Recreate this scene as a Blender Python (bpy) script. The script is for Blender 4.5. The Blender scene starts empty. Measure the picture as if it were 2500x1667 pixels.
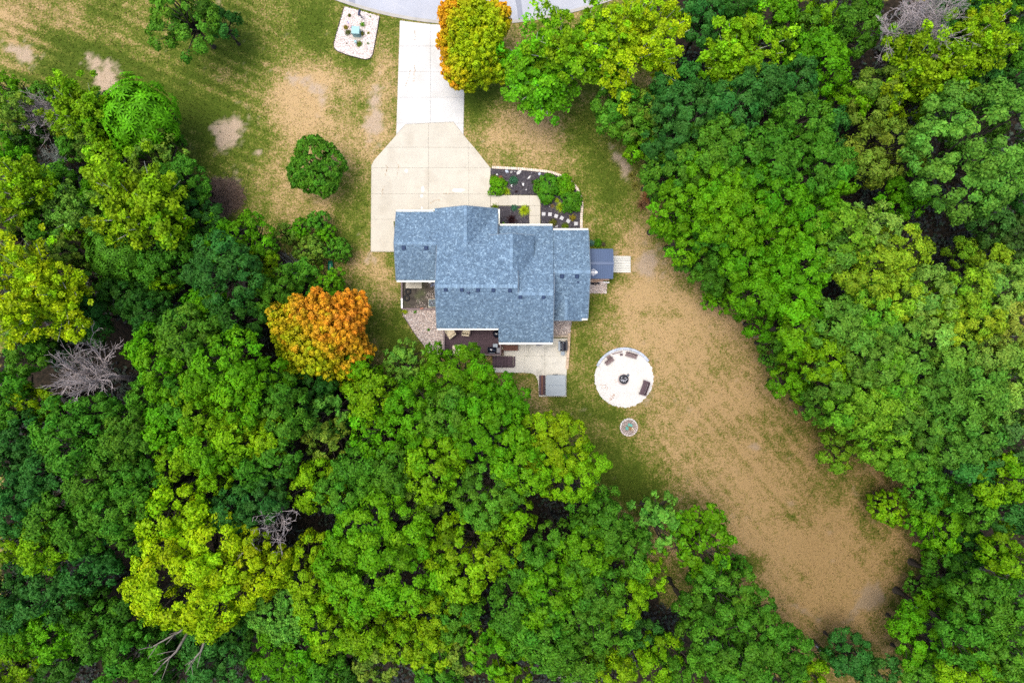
import bpy, bmesh, math, random
import numpy as np
from mathutils import Vector, Matrix, Euler
R = math.radians
SC = bpy.context.scene
COL = SC.collection
random.seed(7)
RNG = np.random.default_rng(7)

# ---------------------------------------------------------------- camera, sky, sun, exposure
CAM_H, FPX = 70.0, 1667.0
cam_data = bpy.data.cameras.new("camera")
cam = bpy.data.objects.new("camera", cam_data)
COL.objects.link(cam)
cam.location = (0, 0, CAM_H)
cam.rotation_euler = (0, 0, 0)
cam_data.sensor_width = 36.0
cam_data.lens = 36.0 * FPX / 2500.0
cam_data.clip_end = 6000
cam_data.clip_start = 0.5
SC.camera = cam

SUN_EL, SUN_AZ = 78.0, 285.0      # azimuth clockwise from +Y
world = bpy.data.worlds.new("World")
SC.world = world
world.use_nodes = True
nt = world.node_tree
nt.nodes.clear()
wo = nt.nodes.new("ShaderNodeOutputWorld")
bg = nt.nodes.new("ShaderNodeBackground")
sky = nt.nodes.new("ShaderNodeTexSky")
sky.sky_type = 'NISHITA'
sky.sun_disc = False
sky.sun_elevation = R(SUN_EL)
sky.sun_rotation = R(SUN_AZ)
sky.air_density = 1.0
sky.dust_density = 4.0
sky.ozone_density = 0.6
bg.inputs['Strength'].default_value = 0.15
nt.links.new(sky.outputs[0], bg.inputs[0])
nt.links.new(bg.outputs[0], wo.inputs[0])
sun_data = bpy.data.lights.new("sun", 'SUN')
sun_data.energy = 1.3
sun_data.angle = R(36)
sun_data.color = (1.0, 0.96, 0.90)
sun = bpy.data.objects.new("sun", sun_data)
COL.objects.link(sun)
_d = Vector((math.sin(R(SUN_AZ)) * math.cos(R(SUN_EL)), math.cos(R(SUN_AZ)) * math.cos(R(SUN_EL)), math.sin(R(SUN_EL))))
sun.rotation_euler = _d.to_track_quat('Z', 'Y').to_euler()
sun.location = _d * 120
SC.view_settings.view_transform = 'Standard'
SC.view_settings.look = 'None'
SC.view_settings.gamma = 1.0
SC.view_settings.use_curve_mapping = False
SC.view_settings.exposure = 0.98
SC.cycles.max_bounces = 6
SC.cycles.diffuse_bounces = 3
SC.cycles.glossy_bounces = 2
SC.cycles.transmission_bounces = 3
SC.cycles.use_denoising = False
SC.cycles.caustics_reflective = False
SC.cycles.caustics_refractive = False

# ---------------------------------------------------------------- helpers
def W(px, py, z=0.0):
    """ground plan position of a point seen at (px, py) of the 2500 px photo, standing z metres high"""
    k = (CAM_H - z) / FPX
    return ((px - 1250.0) * k, (833.5 - py) * k)
def WP(pts, z=0.0):
    return [W(x, y, z) for x, y in pts]
S0 = CAM_H / FPX

def tag(o, label=None, cat=None, group=None, kind=None):
    if label: o['label'] = label
    if cat: o['category'] = cat
    if group: o['group'] = group
    if kind: o['kind'] = kind
    return o
def wloc(o):
    v = Vector((0, 0, 0))
    while o is not None:
        v += o.location
        o = o.parent
    return v
def thing(name, label, cat, loc, group=None):
    o = bpy.data.objects.new(name, None)
    o.empty_display_size = 0.3
    COL.objects.link(o)
    o.location = loc
    return tag(o, label, cat, group)
def link(name, me, parent=None, loc=(0, 0, 0), rot=(0, 0, 0), scale=(1, 1, 1)):
    """an object from shared mesh data; loc in the parent's frame"""
    o = bpy.data.objects.new(name, me)
    COL.objects.link(o)
    o.location = loc; o.rotation_euler = rot; o.scale = scale
    if parent is not None: o.parent = parent
    return o

class MB:
    """collects shapes in world coordinates and links them as one mesh object"""
    def __init__(self):
        self.v = []; self.f = []; self.c = []; self.col = None; self.M = None; self.mi = []; self.cm = 0
    def add(self, vs, fs):
        b = len(self.v)
        if self.M is not None:
            vs = [tuple(self.M @ Vector(p)) for p in vs]
        self.v += [tuple(p) for p in vs]
        for f in fs:
            self.f.append(tuple(b + i for i in f))
            self.c.append(self.col)
            self.mi.append(self.cm)
    def at(self, x, y, z=0, rz=0, rx=0, ry=0):
        self.M = Matrix.Translation((x, y, z)) @ Euler((rx, ry, rz)).to_matrix().to_4x4()
        return self
    def box(self, c, s, rz=0, rx=0, ry=0):
        m = Matrix.Translation(c) @ Euler((rx, ry, rz)).to_matrix().to_4x4()
        x, y, z = s[0] / 2, s[1] / 2, s[2] / 2
        p = [(-x, -y, -z), (x, -y, -z), (x, y, -z), (-x, y, -z), (-x, -y, z), (x, -y, z), (x, y, z), (-x, y, z)]
        self.add([m @ Vector(q) for q in p], [(3, 2, 1, 0), (4, 5, 6, 7), (0, 1, 5, 4), (1, 2, 6, 5), (2, 3, 7, 6), (3, 0, 4, 7)])
        return self
    def bar(self, a, b, w, h):
        """box of section w x h from a to b"""
        a, b = Vector(a), Vector(b); d = b - a; L = d.length
        q = d.to_track_quat('X', 'Z'); m = Matrix.Translation((a + b) / 2) @ q.to_matrix().to_4x4()
        x, y, z = L / 2, w / 2, h / 2
        p = [(-x, -y, -z), (x, -y, -z), (x, y, -z), (-x, y, -z), (-x, -y, z), (x, -y, z), (x, y, z), (-x, y, z)]
        self.add([m @ Vector(r) for r in p], [(3, 2, 1, 0), (4, 5, 6, 7), (0, 1, 5, 4), (1, 2, 6, 5), (2, 3, 7, 6), (3, 0, 4, 7)])
        return self
    def prism(self, poly, z0, z1, bev=0.0):
        a = sum(poly[i][0] * poly[(i + 1) % len(poly)][1] - poly[(i + 1) % len(poly)][0] * poly[i][1] for i in range(len(poly)))
        if a < 0: poly = poly[::-1]
        n = len(poly)
        vs = [(x, y, z0) for x, y in poly] + [(x, y, z1 - bev) for x, y in poly]
        fs = [tuple(range(n - 1, -1, -1))]
        for i in range(n):
            j = (i + 1) % n
            fs.append((i, j, n + j, n + i))
        if bev > 0:
            cx = sum(p[0] for p in poly) / n; cy = sum(p[1] for p in poly) / n
            for x, y in poly:
                d = math.hypot(x - cx, y - cy) or 1
                k = 1 - bev * 1.2 / d
                vs.append((cx + (x - cx) * k, cy + (y - cy) * k, z1))
            for i in range(n):
                j = (i + 1) % n
                fs.append((n + i, n + j, 2 * n + j, 2 * n + i))
            fs.append(tuple(range(2 * n, 3 * n)))
        else:
            fs.append(tuple(range(n, 2 * n)))
        self.add(vs, fs)
        return self
    def tube(self, pts, rad, n=6, cap=True):
        pts = [Vector(p) for p in pts]
        if not hasattr(rad, '__len__'): rad = [rad] * len(pts)
        vs = []; fs = []
        for i, p in enumerate(pts):
            d = (pts[min(i + 1, len(pts) - 1)] - pts[max(i - 1, 0)])
            if d.length < 1e-9: d = Vector((0, 0, 1))
            q = d.to_track_quat('Z', 'Y')
            for k in range(n):
                t = 2 * math.pi * k / n
                vs.append(p + q @ Vector((math.cos(t) * rad[i], math.sin(t) * rad[i], 0)))
        for i in range(len(pts) - 1):
            for k in range(n):
                l = (k + 1) % n
                fs.append((i * n + k, i * n + l, (i + 1) * n + l, (i + 1) * n + k))
        if cap:
            fs.append(tuple(range(n - 1, -1, -1)))
            fs.append(tuple(range((len(pts) - 1) * n, len(pts) * n)))
        self.add(vs, fs)
        return self
    def lathe(self, prof, n=16, c=(0, 0, 0), cap=True):
        """profile of (r, z)"""
        vs = []; fs = []
        for r, z in prof:
            for k in range(n):
                t = 2 * math.pi * k / n
                vs.append((c[0] + math.cos(t) * r, c[1] + math.sin(t) * r, c[2] + z))
        for i in range(len(prof) - 1):
            for k in range(n):
                l = (k + 1) % n
                fs.append((i * n + k, i * n + l, (i + 1) * n + l, (i + 1) * n + k))
        if cap:
            fs.append(tuple(range(n - 1, -1, -1)))
            fs.append(tuple(range((len(prof) - 1) * n, len(prof) * n)))
        self.add(vs, fs)
        return self
    def mesh(self, name, off=(0, 0, 0), mats=(), smooth=False):
        me = bpy.data.meshes.new(name)
        me.from_pydata([(x - off[0], y - off[1], z - off[2]) for x, y, z in self.v], [], self.f)
        for m in mats: me.materials.append(m)
        if len(mats) > 1: me.polygons.foreach_set('material_index', self.mi)
        if any(c is not None for c in self.c):
            at = me.color_attributes.new('Col', 'FLOAT_COLOR', 'CORNER')
            buf = np.ones((len(me.loops), 4), np.float32); i = 0
            for f, c in zip(self.f, self.c):
                if c is not None: buf[i:i + len(f), :3] = c
                i += len(f)
            at.data.foreach_set('color', buf.ravel())
        if smooth: me.polygons.foreach_set('use_smooth', [True] * len(me.polygons))
        me.update()
        return me
    def build(self, name, mat, parent=None, smooth=False, origin=None, bevel=0.0):
        mats = mat if isinstance(mat, (list, tuple)) else (mat,)
        if parent is not None:
            o = bpy.data.objects.new(name, self.mesh(name, wloc(parent), mats, smooth))
            COL.objects.link(o); o.parent = parent
        else:
            if origin is None:
                a = np.array(self.v); origin = ((a[:, 0].min() + a[:, 0].max()) / 2, (a[:, 1].min() + a[:, 1].max()) / 2, a[:, 2].min())
            o = bpy.data.objects.new(name, self.mesh(name, origin, mats, smooth))
            COL.objects.link(o); o.location = origin
        if bevel > 0:
            b = o.modifiers.new('bevel', 'BEVEL'); b.width = bevel; b.segments = 1; b.limit_method = 'ANGLE'
        return o

def np_mesh(name, V, F, mat=None, col=None, attrs=None, smooth=False):
    """numpy quads / tris to a mesh; col is one colour per vertex"""
    me = bpy.data.meshes.new(name)
    V = np.asarray(V, np.float32); F = np.asarray(F, np.int32)
    k = F.shape[1]
    me.vertices.add(len(V)); me.vertices.foreach_set('co', V.ravel())
    me.loops.add(F.size); me.loops.foreach_set('vertex_index', F.ravel())
    me.polygons.add(len(F))
    me.polygons.foreach_set('loop_start', np.arange(0, F.size, k, dtype=np.int32))
    me.polygons.foreach_set('loop_total', np.full(len(F), k, np.int32))
    if smooth: me.polygons.foreach_set('use_smooth', np.ones(len(F), bool))
    if col is not None:
        a = me.color_attributes.new('Col', 'FLOAT_COLOR', 'POINT')
        c = np.ones((len(V), 4), np.float32); c[:, :3] = col
        a.data.foreach_set('color', c.ravel())
    for n, d in (attrs or {}).items():
        a = me.attributes.new(n, 'FLOAT', 'POINT')
        a.data.foreach_set('value', np.asarray(d, np.float32).ravel())
    if mat: me.materials.append(mat)
    me.update(calc_edges=True)
    me.validate()
    return me

def inpoly(P, poly):
    P = np.asarray(P); x, y = P[:, 0], P[:, 1]; r = np.zeros(len(P), bool)
    for i in range(len(poly)):
        x0, y0 = poly[i]; x1, y1 = poly[i - 1]
        c = ((y0 > y) != (y1 > y))
        with np.errstate(divide='ignore', invalid='ignore'):
            xx = (x1 - x0) * (y - y0) / ((y1 - y0) if y1 != y0 else 1e-12) + x0
        r ^= c & (x < xx)
    return r
def clip(poly, x0, x1, y0, y1):
    """polygon cut to an axis-aligned cell"""
    def cut(p, inside, cross):
        o = []
        for i in range(len(p)):
            a, b = p[i - 1], p[i]
            if inside(b):
                if not inside(a): o.append(cross(a, b))
                o.append(b)
            elif inside(a): o.append(cross(a, b))
        return o
    def cx(v): return lambda a, b: (v, a[1] + (b[1] - a[1]) * (v - a[0]) / (b[0] - a[0]))
    def cy(v): return lambda a, b: (a[0] + (b[0] - a[0]) * (v - a[1]) / (b[1] - a[1]), v)
    p = list(poly)
    for ins, cr in ((lambda q: q[0] >= x0, cx(x0)), (lambda q: q[0] <= x1, cx(x1)), (lambda q: q[1] >= y0, cy(y0)), (lambda q: q[1] <= y1, cy(y1))):
        if p: p = cut(p, ins, cr)
    return p
def area(p):
    return abs(sum(p[i - 1][0] * p[i][1] - p[i][0] * p[i - 1][1] for i in range(len(p)))) / 2
def rrect(cx, cy, w, h, r, rz=0, n=5):
    o = []
    for sx, sy, a0 in ((1, 1, 0), (-1, 1, 90), (-1, -1, 180), (1, -1, 270)):
        for k in range(n):
            a = R(a0 + 90 * k / (n - 1))
            o.append((sx * (w / 2 - r) + r * math.cos(a), sy * (h / 2 - r) + r * math.sin(a)))
    c, s = math.cos(rz), math.sin(rz)
    return [(cx + x * c - y * s, cy + x * s + y * c) for x, y in o]
def resample(pts, step):
    P = [Vector((*p, 0)) for p in pts]; L = [0]
    for a, b in zip(P, P[1:]): L.append(L[-1] + (b - a).length)
    n = max(1, round(L[-1] / step)); out = []
    for i in range(n + 1):
        t = L[-1] * i / n; k = 0
        while k < len(L) - 2 and L[k + 1] < t: k += 1
        u = (t - L[k]) / max(1e-9, L[k + 1] - L[k]); q = P[k].lerp(P[k + 1], u); out.append((q.x, q.y))
    return out
def vnoise(x, y, seed=0):
    """smooth value noise on numpy arrays, 0..1"""
    xi = np.floor(x).astype(np.int64); yi = np.floor(y).astype(np.int64); fx = x - xi; fy = y - yi
    fx = fx * fx * (3 - 2 * fx); fy = fy * fy * (3 - 2 * fy)
    def h(a, b):
        n = (a * 374761393 + b * 668265263 + seed * 974711) & 0x7fffffff
        n = ((n ^ (n >> 13)) * 1274126177) & 0x7fffffff
        return ((n ^ (n >> 16)) & 0xffff) / 65535.0
    return (h(xi, yi) * (1 - fx) + h(xi + 1, yi) * fx) * (1 - fy) + (h(xi, yi + 1) * (1 - fx) + h(xi + 1, yi + 1) * fx) * fy
def fbm(x, y, seed=0, oct=4):
    s = 0; a = 0.5; t = 0
    for i in range(oct):
        s = s + a * vnoise(x * 2 ** i, y * 2 ** i, seed + i * 17); t += a; a *= 0.55
    return s / t

# ---------------------------------------------------------------- materials
def mat(name, col, rough=0.7, var=0.0, scale=4.0, bump=0.0, bscale=30.0, spec=0.3, metal=0.0, vcol=False, stain=None, objvar=0.0):
    """principled material with procedural mottling (var), fine relief (bump), per-object tint (objvar) and blotchy stains"""
    m = bpy.data.materials.new(name); m.use_nodes = True
    n = m.node_tree.nodes; l = m.node_tree.links
    b = n['Principled BSDF']
    b.inputs['Roughness'].default_value = rough
    b.inputs['Metallic'].default_value = metal
    b.inputs['Specular IOR Level'].default_value = spec
    tc = n.new('ShaderNodeTexCoord'); geo = n.new('ShaderNodeNewGeometry')
    src = geo.outputs['Position']
    cur = None
    if vcol:
        a = n.new('ShaderNodeAttribute'); a.attribute_name = 'Col'; cur = a.outputs['Color']
    else:
        c = n.new('ShaderNodeRGB'); c.outputs[0].default_value = (*col, 1); cur = c.outputs[0]
    def mul(fac_sock, lo, hi):
        nonlocal cur
        mr = n.new('ShaderNodeMapRange'); mr.inputs['From Min'].default_value = 0.25; mr.inputs['From Max'].default_value = 0.75
        mr.inputs['To Min'].default_value = lo; mr.inputs['To Max'].default_value = hi
        l.new(fac_sock, mr.inputs['Value'])
        x = n.new('ShaderNodeVectorMath'); x.operation = 'SCALE'
        l.new(cur, x.inputs[0]); l.new(mr.outputs[0], x.inputs['Scale']); cur = x.outputs[0]
    def noise(s, det=5.0):
        t = n.new('ShaderNodeTexNoise'); t.inputs['Scale'].default_value = s; t.inputs['Detail'].default_value = det
        l.new(src, t.inputs['Vector']); return t.outputs[0]
    if var > 0:
        mul(noise(scale), 1 - var, 1 + var)
        mul(noise(scale * 9, 3), 1 - var * 0.6, 1 + var * 0.6)
    if objvar > 0:
        oi = n.new('ShaderNodeObjectInfo'); mr = n.new('ShaderNodeMapRange')
        mr.inputs['To Min'].default_value = 1 - objvar; mr.inputs['To Max'].default_value = 1 + objvar
        l.new(oi.outputs['Random'], mr.inputs['Value'])
        x = n.new('ShaderNodeVectorMath'); x.operation = 'SCALE'; l.new(cur, x.inputs[0]); l.new(mr.outputs[0], x.inputs['Scale']); cur = x.outputs[0]
    if stain:
        sc, ss, lo, hi = stain
        t = noise(ss, 6); mr = n.new('ShaderNodeMapRange'); mr.inputs['From Min'].default_value = lo; mr.inputs['From Max'].default_value = hi
        l.new(t, mr.inputs['Value'])
        mx = n.new('ShaderNodeMix'); mx.data_type = 'RGBA'
        l.new(mr.outputs[0], mx.inputs['Factor']); l.new(cur, mx.inputs['A']); mx.inputs['B'].default_value = (*sc, 1)
        cur = mx.outputs['Result']
    l.new(cur, b.inputs['Base Color'])
    if bump > 0:
        t = noise(bscale, 4); bp = n.new('ShaderNodeBump'); bp.inputs['Strength'].default_value = bump; bp.inputs['Distance'].default_value = 0.02
        l.new(t, bp.inputs['Height']); l.new(bp.outputs[0], b.inputs['Normal'])
    return m
M = {}
M['concrete_new'] = mat('pale_concrete', (0.485, 0.48, 0.455), 0.85, 0.05, 0.7, 0.3, 60, objvar=0.02, stain=((0.40, 0.385, 0.345), 0.45, 0.52, 0.85))
M['concrete'] = mat('tan_concrete', (0.45, 0.42, 0.345), 0.85, 0.07, 0.6, 0.3, 60, objvar=0.035, stain=((0.36, 0.325, 0.255), 0.5, 0.52, 0.85))
M['patio'] = mat('patio_concrete', (0.52, 0.50, 0.43), 0.8, 0.07, 0.8, 0.3, 50, objvar=0.03, stain=((0.30, 0.29, 0.24), 0.8, 0.52, 0.8))
M['joint'] = mat('concrete_joint', (0.37, 0.345, 0.28), 0.9, 0.2, 3)
M['asphalt'] = mat('grey_asphalt', (0.335, 0.35, 0.385), 0.85, 0.06, 0.5, 0.4, 80, stain=((0.39, 0.40, 0.425), 0.35, 0.5, 0.8))
M['patch'] = mat('asphalt_patch', (0.22, 0.235, 0.275), 0.8, 0.08, 2, 0.3, 60)
M['seal'] = mat('crack_seal', (0.43, 0.44, 0.46), 0.8, 0.1, 3)
M['kerb'] = mat('kerb_concrete', (0.34, 0.325, 0.29), 0.9, 0.12, 1.5, 0.3, 40)
M['shingle'] = mat('asphalt_shingle', (0.1, 0.15, 0.2), 0.9, 0.10, 1.2, 0.5, 90, spec=0.2, vcol=True)
M['deckroof'] = mat('roof_underlay', (0.05, 0.07, 0.09), 0.9, 0.1)
M['vent'] = mat('roof_vent_metal', (0.022, 0.042, 0.095), 0.5, 0.1, 4)
M['gutter'] = mat('cream_gutter', (0.72, 0.72, 0.62), 0.45, 0.05, 2)
M['rake'] = mat('grey_blue_drip_edge', (0.16, 0.20, 0.24), 0.6, 0.05, 2)
M['siding'] = mat('pale_siding', (0.50, 0.49, 0.44), 0.6, 0.05, 2)
M['trim'] = mat('white_trim', (0.75, 0.75, 0.72), 0.5, 0.04, 2)
M['glass'] = mat('window_glass', (0.03, 0.04, 0.05), 0.08, spec=0.6)
M['door'] = mat('garage_door_white', (0.68, 0.68, 0.64), 0.5, 0.04, 2)
M['navy'] = mat('navy_metal_roof', (0.06, 0.095, 0.175), 0.5, 0.06, 1, spec=0.4)
M['shedwall'] = mat('shed_wall', (0.20, 0.22, 0.26), 0.6, 0.08, 2)
M['whitewood'] = mat('weathered_white_board', (0.56, 0.56, 0.51), 0.8, 0.10, 3, 0.3, 40, objvar=0.06)
M['pinkwood'] = mat('pinkish_timber', (0.45, 0.30, 0.21), 0.8, 0.15, 4, 0.3, 40, objvar=0.08)
M['black'] = mat('black_plastic', (0.012, 0.012, 0.02), 0.5, 0.1, 4)
M['blackgloss'] = mat('black_enamel', (0.008, 0.010, 0.02), 0.25, spec=0.6)
M['mulch'] = mat('dark_mulch', (0.042, 0.038, 0.044), 0.95, 0.35, 7, 0.9, 30)
M['chip'] = mat('mulch_chip', (0.1, 0.1, 0.1), 0.9, 0.2, 8, vcol=True)
M['pebble'] = mat('pebble_stone', (0.4, 0.4, 0.4), 0.85, 0.1, 8, vcol=True)
M['gravelbase_pale'] = mat('pale_gravel_bed', (0.42, 0.36, 0.32), 0.95, 0.3, 9, 0.9, 25)
M['gravelbase'] = mat('river_gravel_bed', (0.20, 0.165, 0.145), 0.95, 0.35, 9, 0.9, 25)
M['limegravel'] = mat('white_limestone_gravel', (0.53, 0.51, 0.475), 0.95, 0.06, 1.2, 0.5, 60, stain=((0.40, 0.31, 0.24), 1.1, 0.62, 0.86))
M['edging'] = mat('dark_edging', (0.05, 0.042, 0.04), 0.8, 0.2, 6)
M['wallblock'] = mat('tan_wall_block', (0.60, 0.51, 0.41), 0.9, 0.12, 5, 0.5, 40, objvar=0.16)
M['brick'] = mat('tan_brick', (0.44, 0.33, 0.23), 0.9, 0.16, 5, 0.5, 40, objvar=0.2)
M['greystone'] = mat('blue_grey_block', (0.37, 0.41, 0.48), 0.85, 0.12, 5, 0.4, 40, objvar=0.12)
M['pinkstone'] = mat('pinkish_block', (0.44, 0.38, 0.36), 0.9, 0.15, 6, 0.4, 40, objvar=0.15)
M['whitestone'] = mat('white_stone', (0.50, 0.49, 0.47), 0.85, 0.1, 6, 0.4, 30, objvar=0.06)
M['bluestone'] = mat('blue_grey_rock', (0.38, 0.43, 0.50), 0.85, 0.15, 6, 0.5, 20)
M['rock'] = mat('grey_rock', (0.30, 0.29, 0.28), 0.9, 0.2, 6, 0.5, 20)
M['redrock'] = mat('red_brown_rock', (0.30, 0.14, 0.10), 0.9, 0.2, 6, 0.5, 20)
M['paver'] = mat('grey_paver', (0.42, 0.42, 0.42), 0.85, 0.08, 5, 0.3, 40, objvar=0.07)
M['deck'] = mat('dark_deck_board', (0.060, 0.036, 0.045), 0.7, 0.15, 4, 0.3, 40, objvar=0.22)
M['rail'] = mat('grey_brown_rail', (0.16, 0.12, 0.12), 0.7, 0.12, 4)
M['chest'] = mat('red_brown_wood', (0.115, 0.050, 0.034), 0.7, 0.15, 5, objvar=0.15)
M['benchwood'] = mat('weathered_bench_wood', (0.155, 0.108, 0.105), 0.8, 0.15, 6, objvar=0.12)
M['benchdark'] = mat('dark_bench_wood', (0.075, 0.045, 0.055), 0.7, 0.15, 6, objvar=0.12)
M['woodtan'] = mat('tan_wood', (0.26, 0.14, 0.06), 0.8, 0.15, 8, objvar=0.12)
M['timber'] = mat('old_timber', (0.33, 0.27, 0.20), 0.9, 0.2, 4, 0.4, 30)
M['cream'] = mat('cream_fabric', (0.60, 0.52, 0.37), 0.9, 0.06, 4, 0.2, 30)
M['tubcover'] = mat('grey_vinyl_cover', (0.265, 0.30, 0.315), 0.65, 0.05, 1.5, 0.15, 20)
M['tubside'] = mat('hot_tub_cabinet', (0.10, 0.085, 0.08), 0.6, 0.1, 4)
M['greymetal'] = mat('grey_metal', (0.15, 0.18, 0.21), 0.45, 0.1, 4, metal=0.3)
M['steel'] = mat('dark_steel', (0.06, 0.07, 0.085), 0.45, 0.2, 6, metal=0.5)
M['ash'] = mat('wood_ash', (0.32, 0.33, 0.36), 0.95, 0.5, 8, 0.8, 20)
M['charred'] = mat('charred_log', (0.035, 0.035, 0.04), 0.9, 0.4, 9, 0.5, 30)
M['teal'] = mat('pale_teal_paint', (0.24, 0.40, 0.40), 0.45, 0.05, 3)
M['tealdark'] = mat('teal_paint', (0.13, 0.25, 0.26), 0.5, 0.06, 3)
M['tealboard'] = mat('teal_board', (0.09, 0.30, 0.25), 0.7, 0.12, 6)
M['greenplastic'] = mat('green_plastic', (0.005, 0.15, 0.085), 0.3, 0.1, 3, spec=0.5)
M['white'] = mat('white_paint', (0.78, 0.78, 0.77), 0.5, 0.03, 3)
M['bluepaint'] = mat('blue_paint', (0.10, 0.13, 0.36), 0.6)
M['redpaint'] = mat('red_paint', (0.50, 0.05, 0.05), 0.6)
M['navybox'] = mat('navy_paint', (0.012, 0.02, 0.055), 0.35, spec=0.5)
M['acgreen'] = mat('grey_blue_painted_metal', (0.055, 0.095, 0.115), 0.5, 0.08, 4)
M['soilyard'] = mat('dark_yard_soil', (0.060, 0.052, 0.042), 0.95, 0.45, 2.2, 0.9, 25, stain=((0.075, 0.085, 0.04), 0.9, 0.5, 0.75))
M['rubber'] = mat('black_rubber', (0.02, 0.02, 0.021), 0.85, 0.2, 5)
M['bark'] = mat('tree_bark', (0.06, 0.05, 0.038), 0.9, 0.25, 5, 0.6, 20)
M['palebark'] = mat('pale_bark', (0.40, 0.40, 0.35), 0.85, 0.2, 5)
M['deadbranch'] = mat('grey_dead_branch', (0.19, 0.165, 0.14), 0.9, 0.25, 3)
M['deadbark'] = mat('dead_wood', (0.31, 0.27, 0.265), 0.9, 0.25, 3)
M['silverbark'] = mat('silver_dead_twigs', (0.27, 0.30, 0.27), 0.9, 0.2, 4)
M['browntwig'] = mat('brown_dead_twigs', (0.15, 0.10, 0.07), 0.9, 0.3, 4)
M['log'] = mat('weathered_log', (0.26, 0.25, 0.25), 0.9, 0.25, 4, 0.5, 20)
def leaf_mat():
    m = bpy.data.materials.new('leaf'); m.use_nodes = True
    n = m.node_tree.nodes; l = m.node_tree.links
    for q in list(n): n.remove(q)
    out = n.new('ShaderNodeOutputMaterial')
    oi = n.new('ShaderNodeObjectInfo'); at = n.new('ShaderNodeAttribute'); at.attribute_name = 'Col'
    mx = n.new('ShaderNodeVectorMath'); mx.operation = 'MULTIPLY'
    l.new(oi.outputs['Color'], mx.inputs[0]); l.new(at.outputs['Color'], mx.inputs[1])
    d = n.new('ShaderNodeBsdfPrincipled'); d.inputs['Roughness'].default_value = 0.55; d.inputs['Specular IOR Level'].default_value = 0.12
    t = n.new('ShaderNodeBsdfTranslucent'); s = n.new('ShaderNodeMixShader'); s.inputs[0].default_value = 0.28
    l.new(mx.outputs[0], d.inputs['Base Color']); l.new(mx.outputs[0], t.inputs['Color'])
    l.new(d.outputs[0], s.inputs[1]); l.new(t.outputs[0], s.inputs[2]); l.new(s.outputs[0], out.inputs['Surface'])
    return m
M['leaf'] = leaf_mat()
M['tuft'] = mat('grass_blade', (0.1, 0.1, 0.1), 0.8, vcol=True, spec=0.1)
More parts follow.
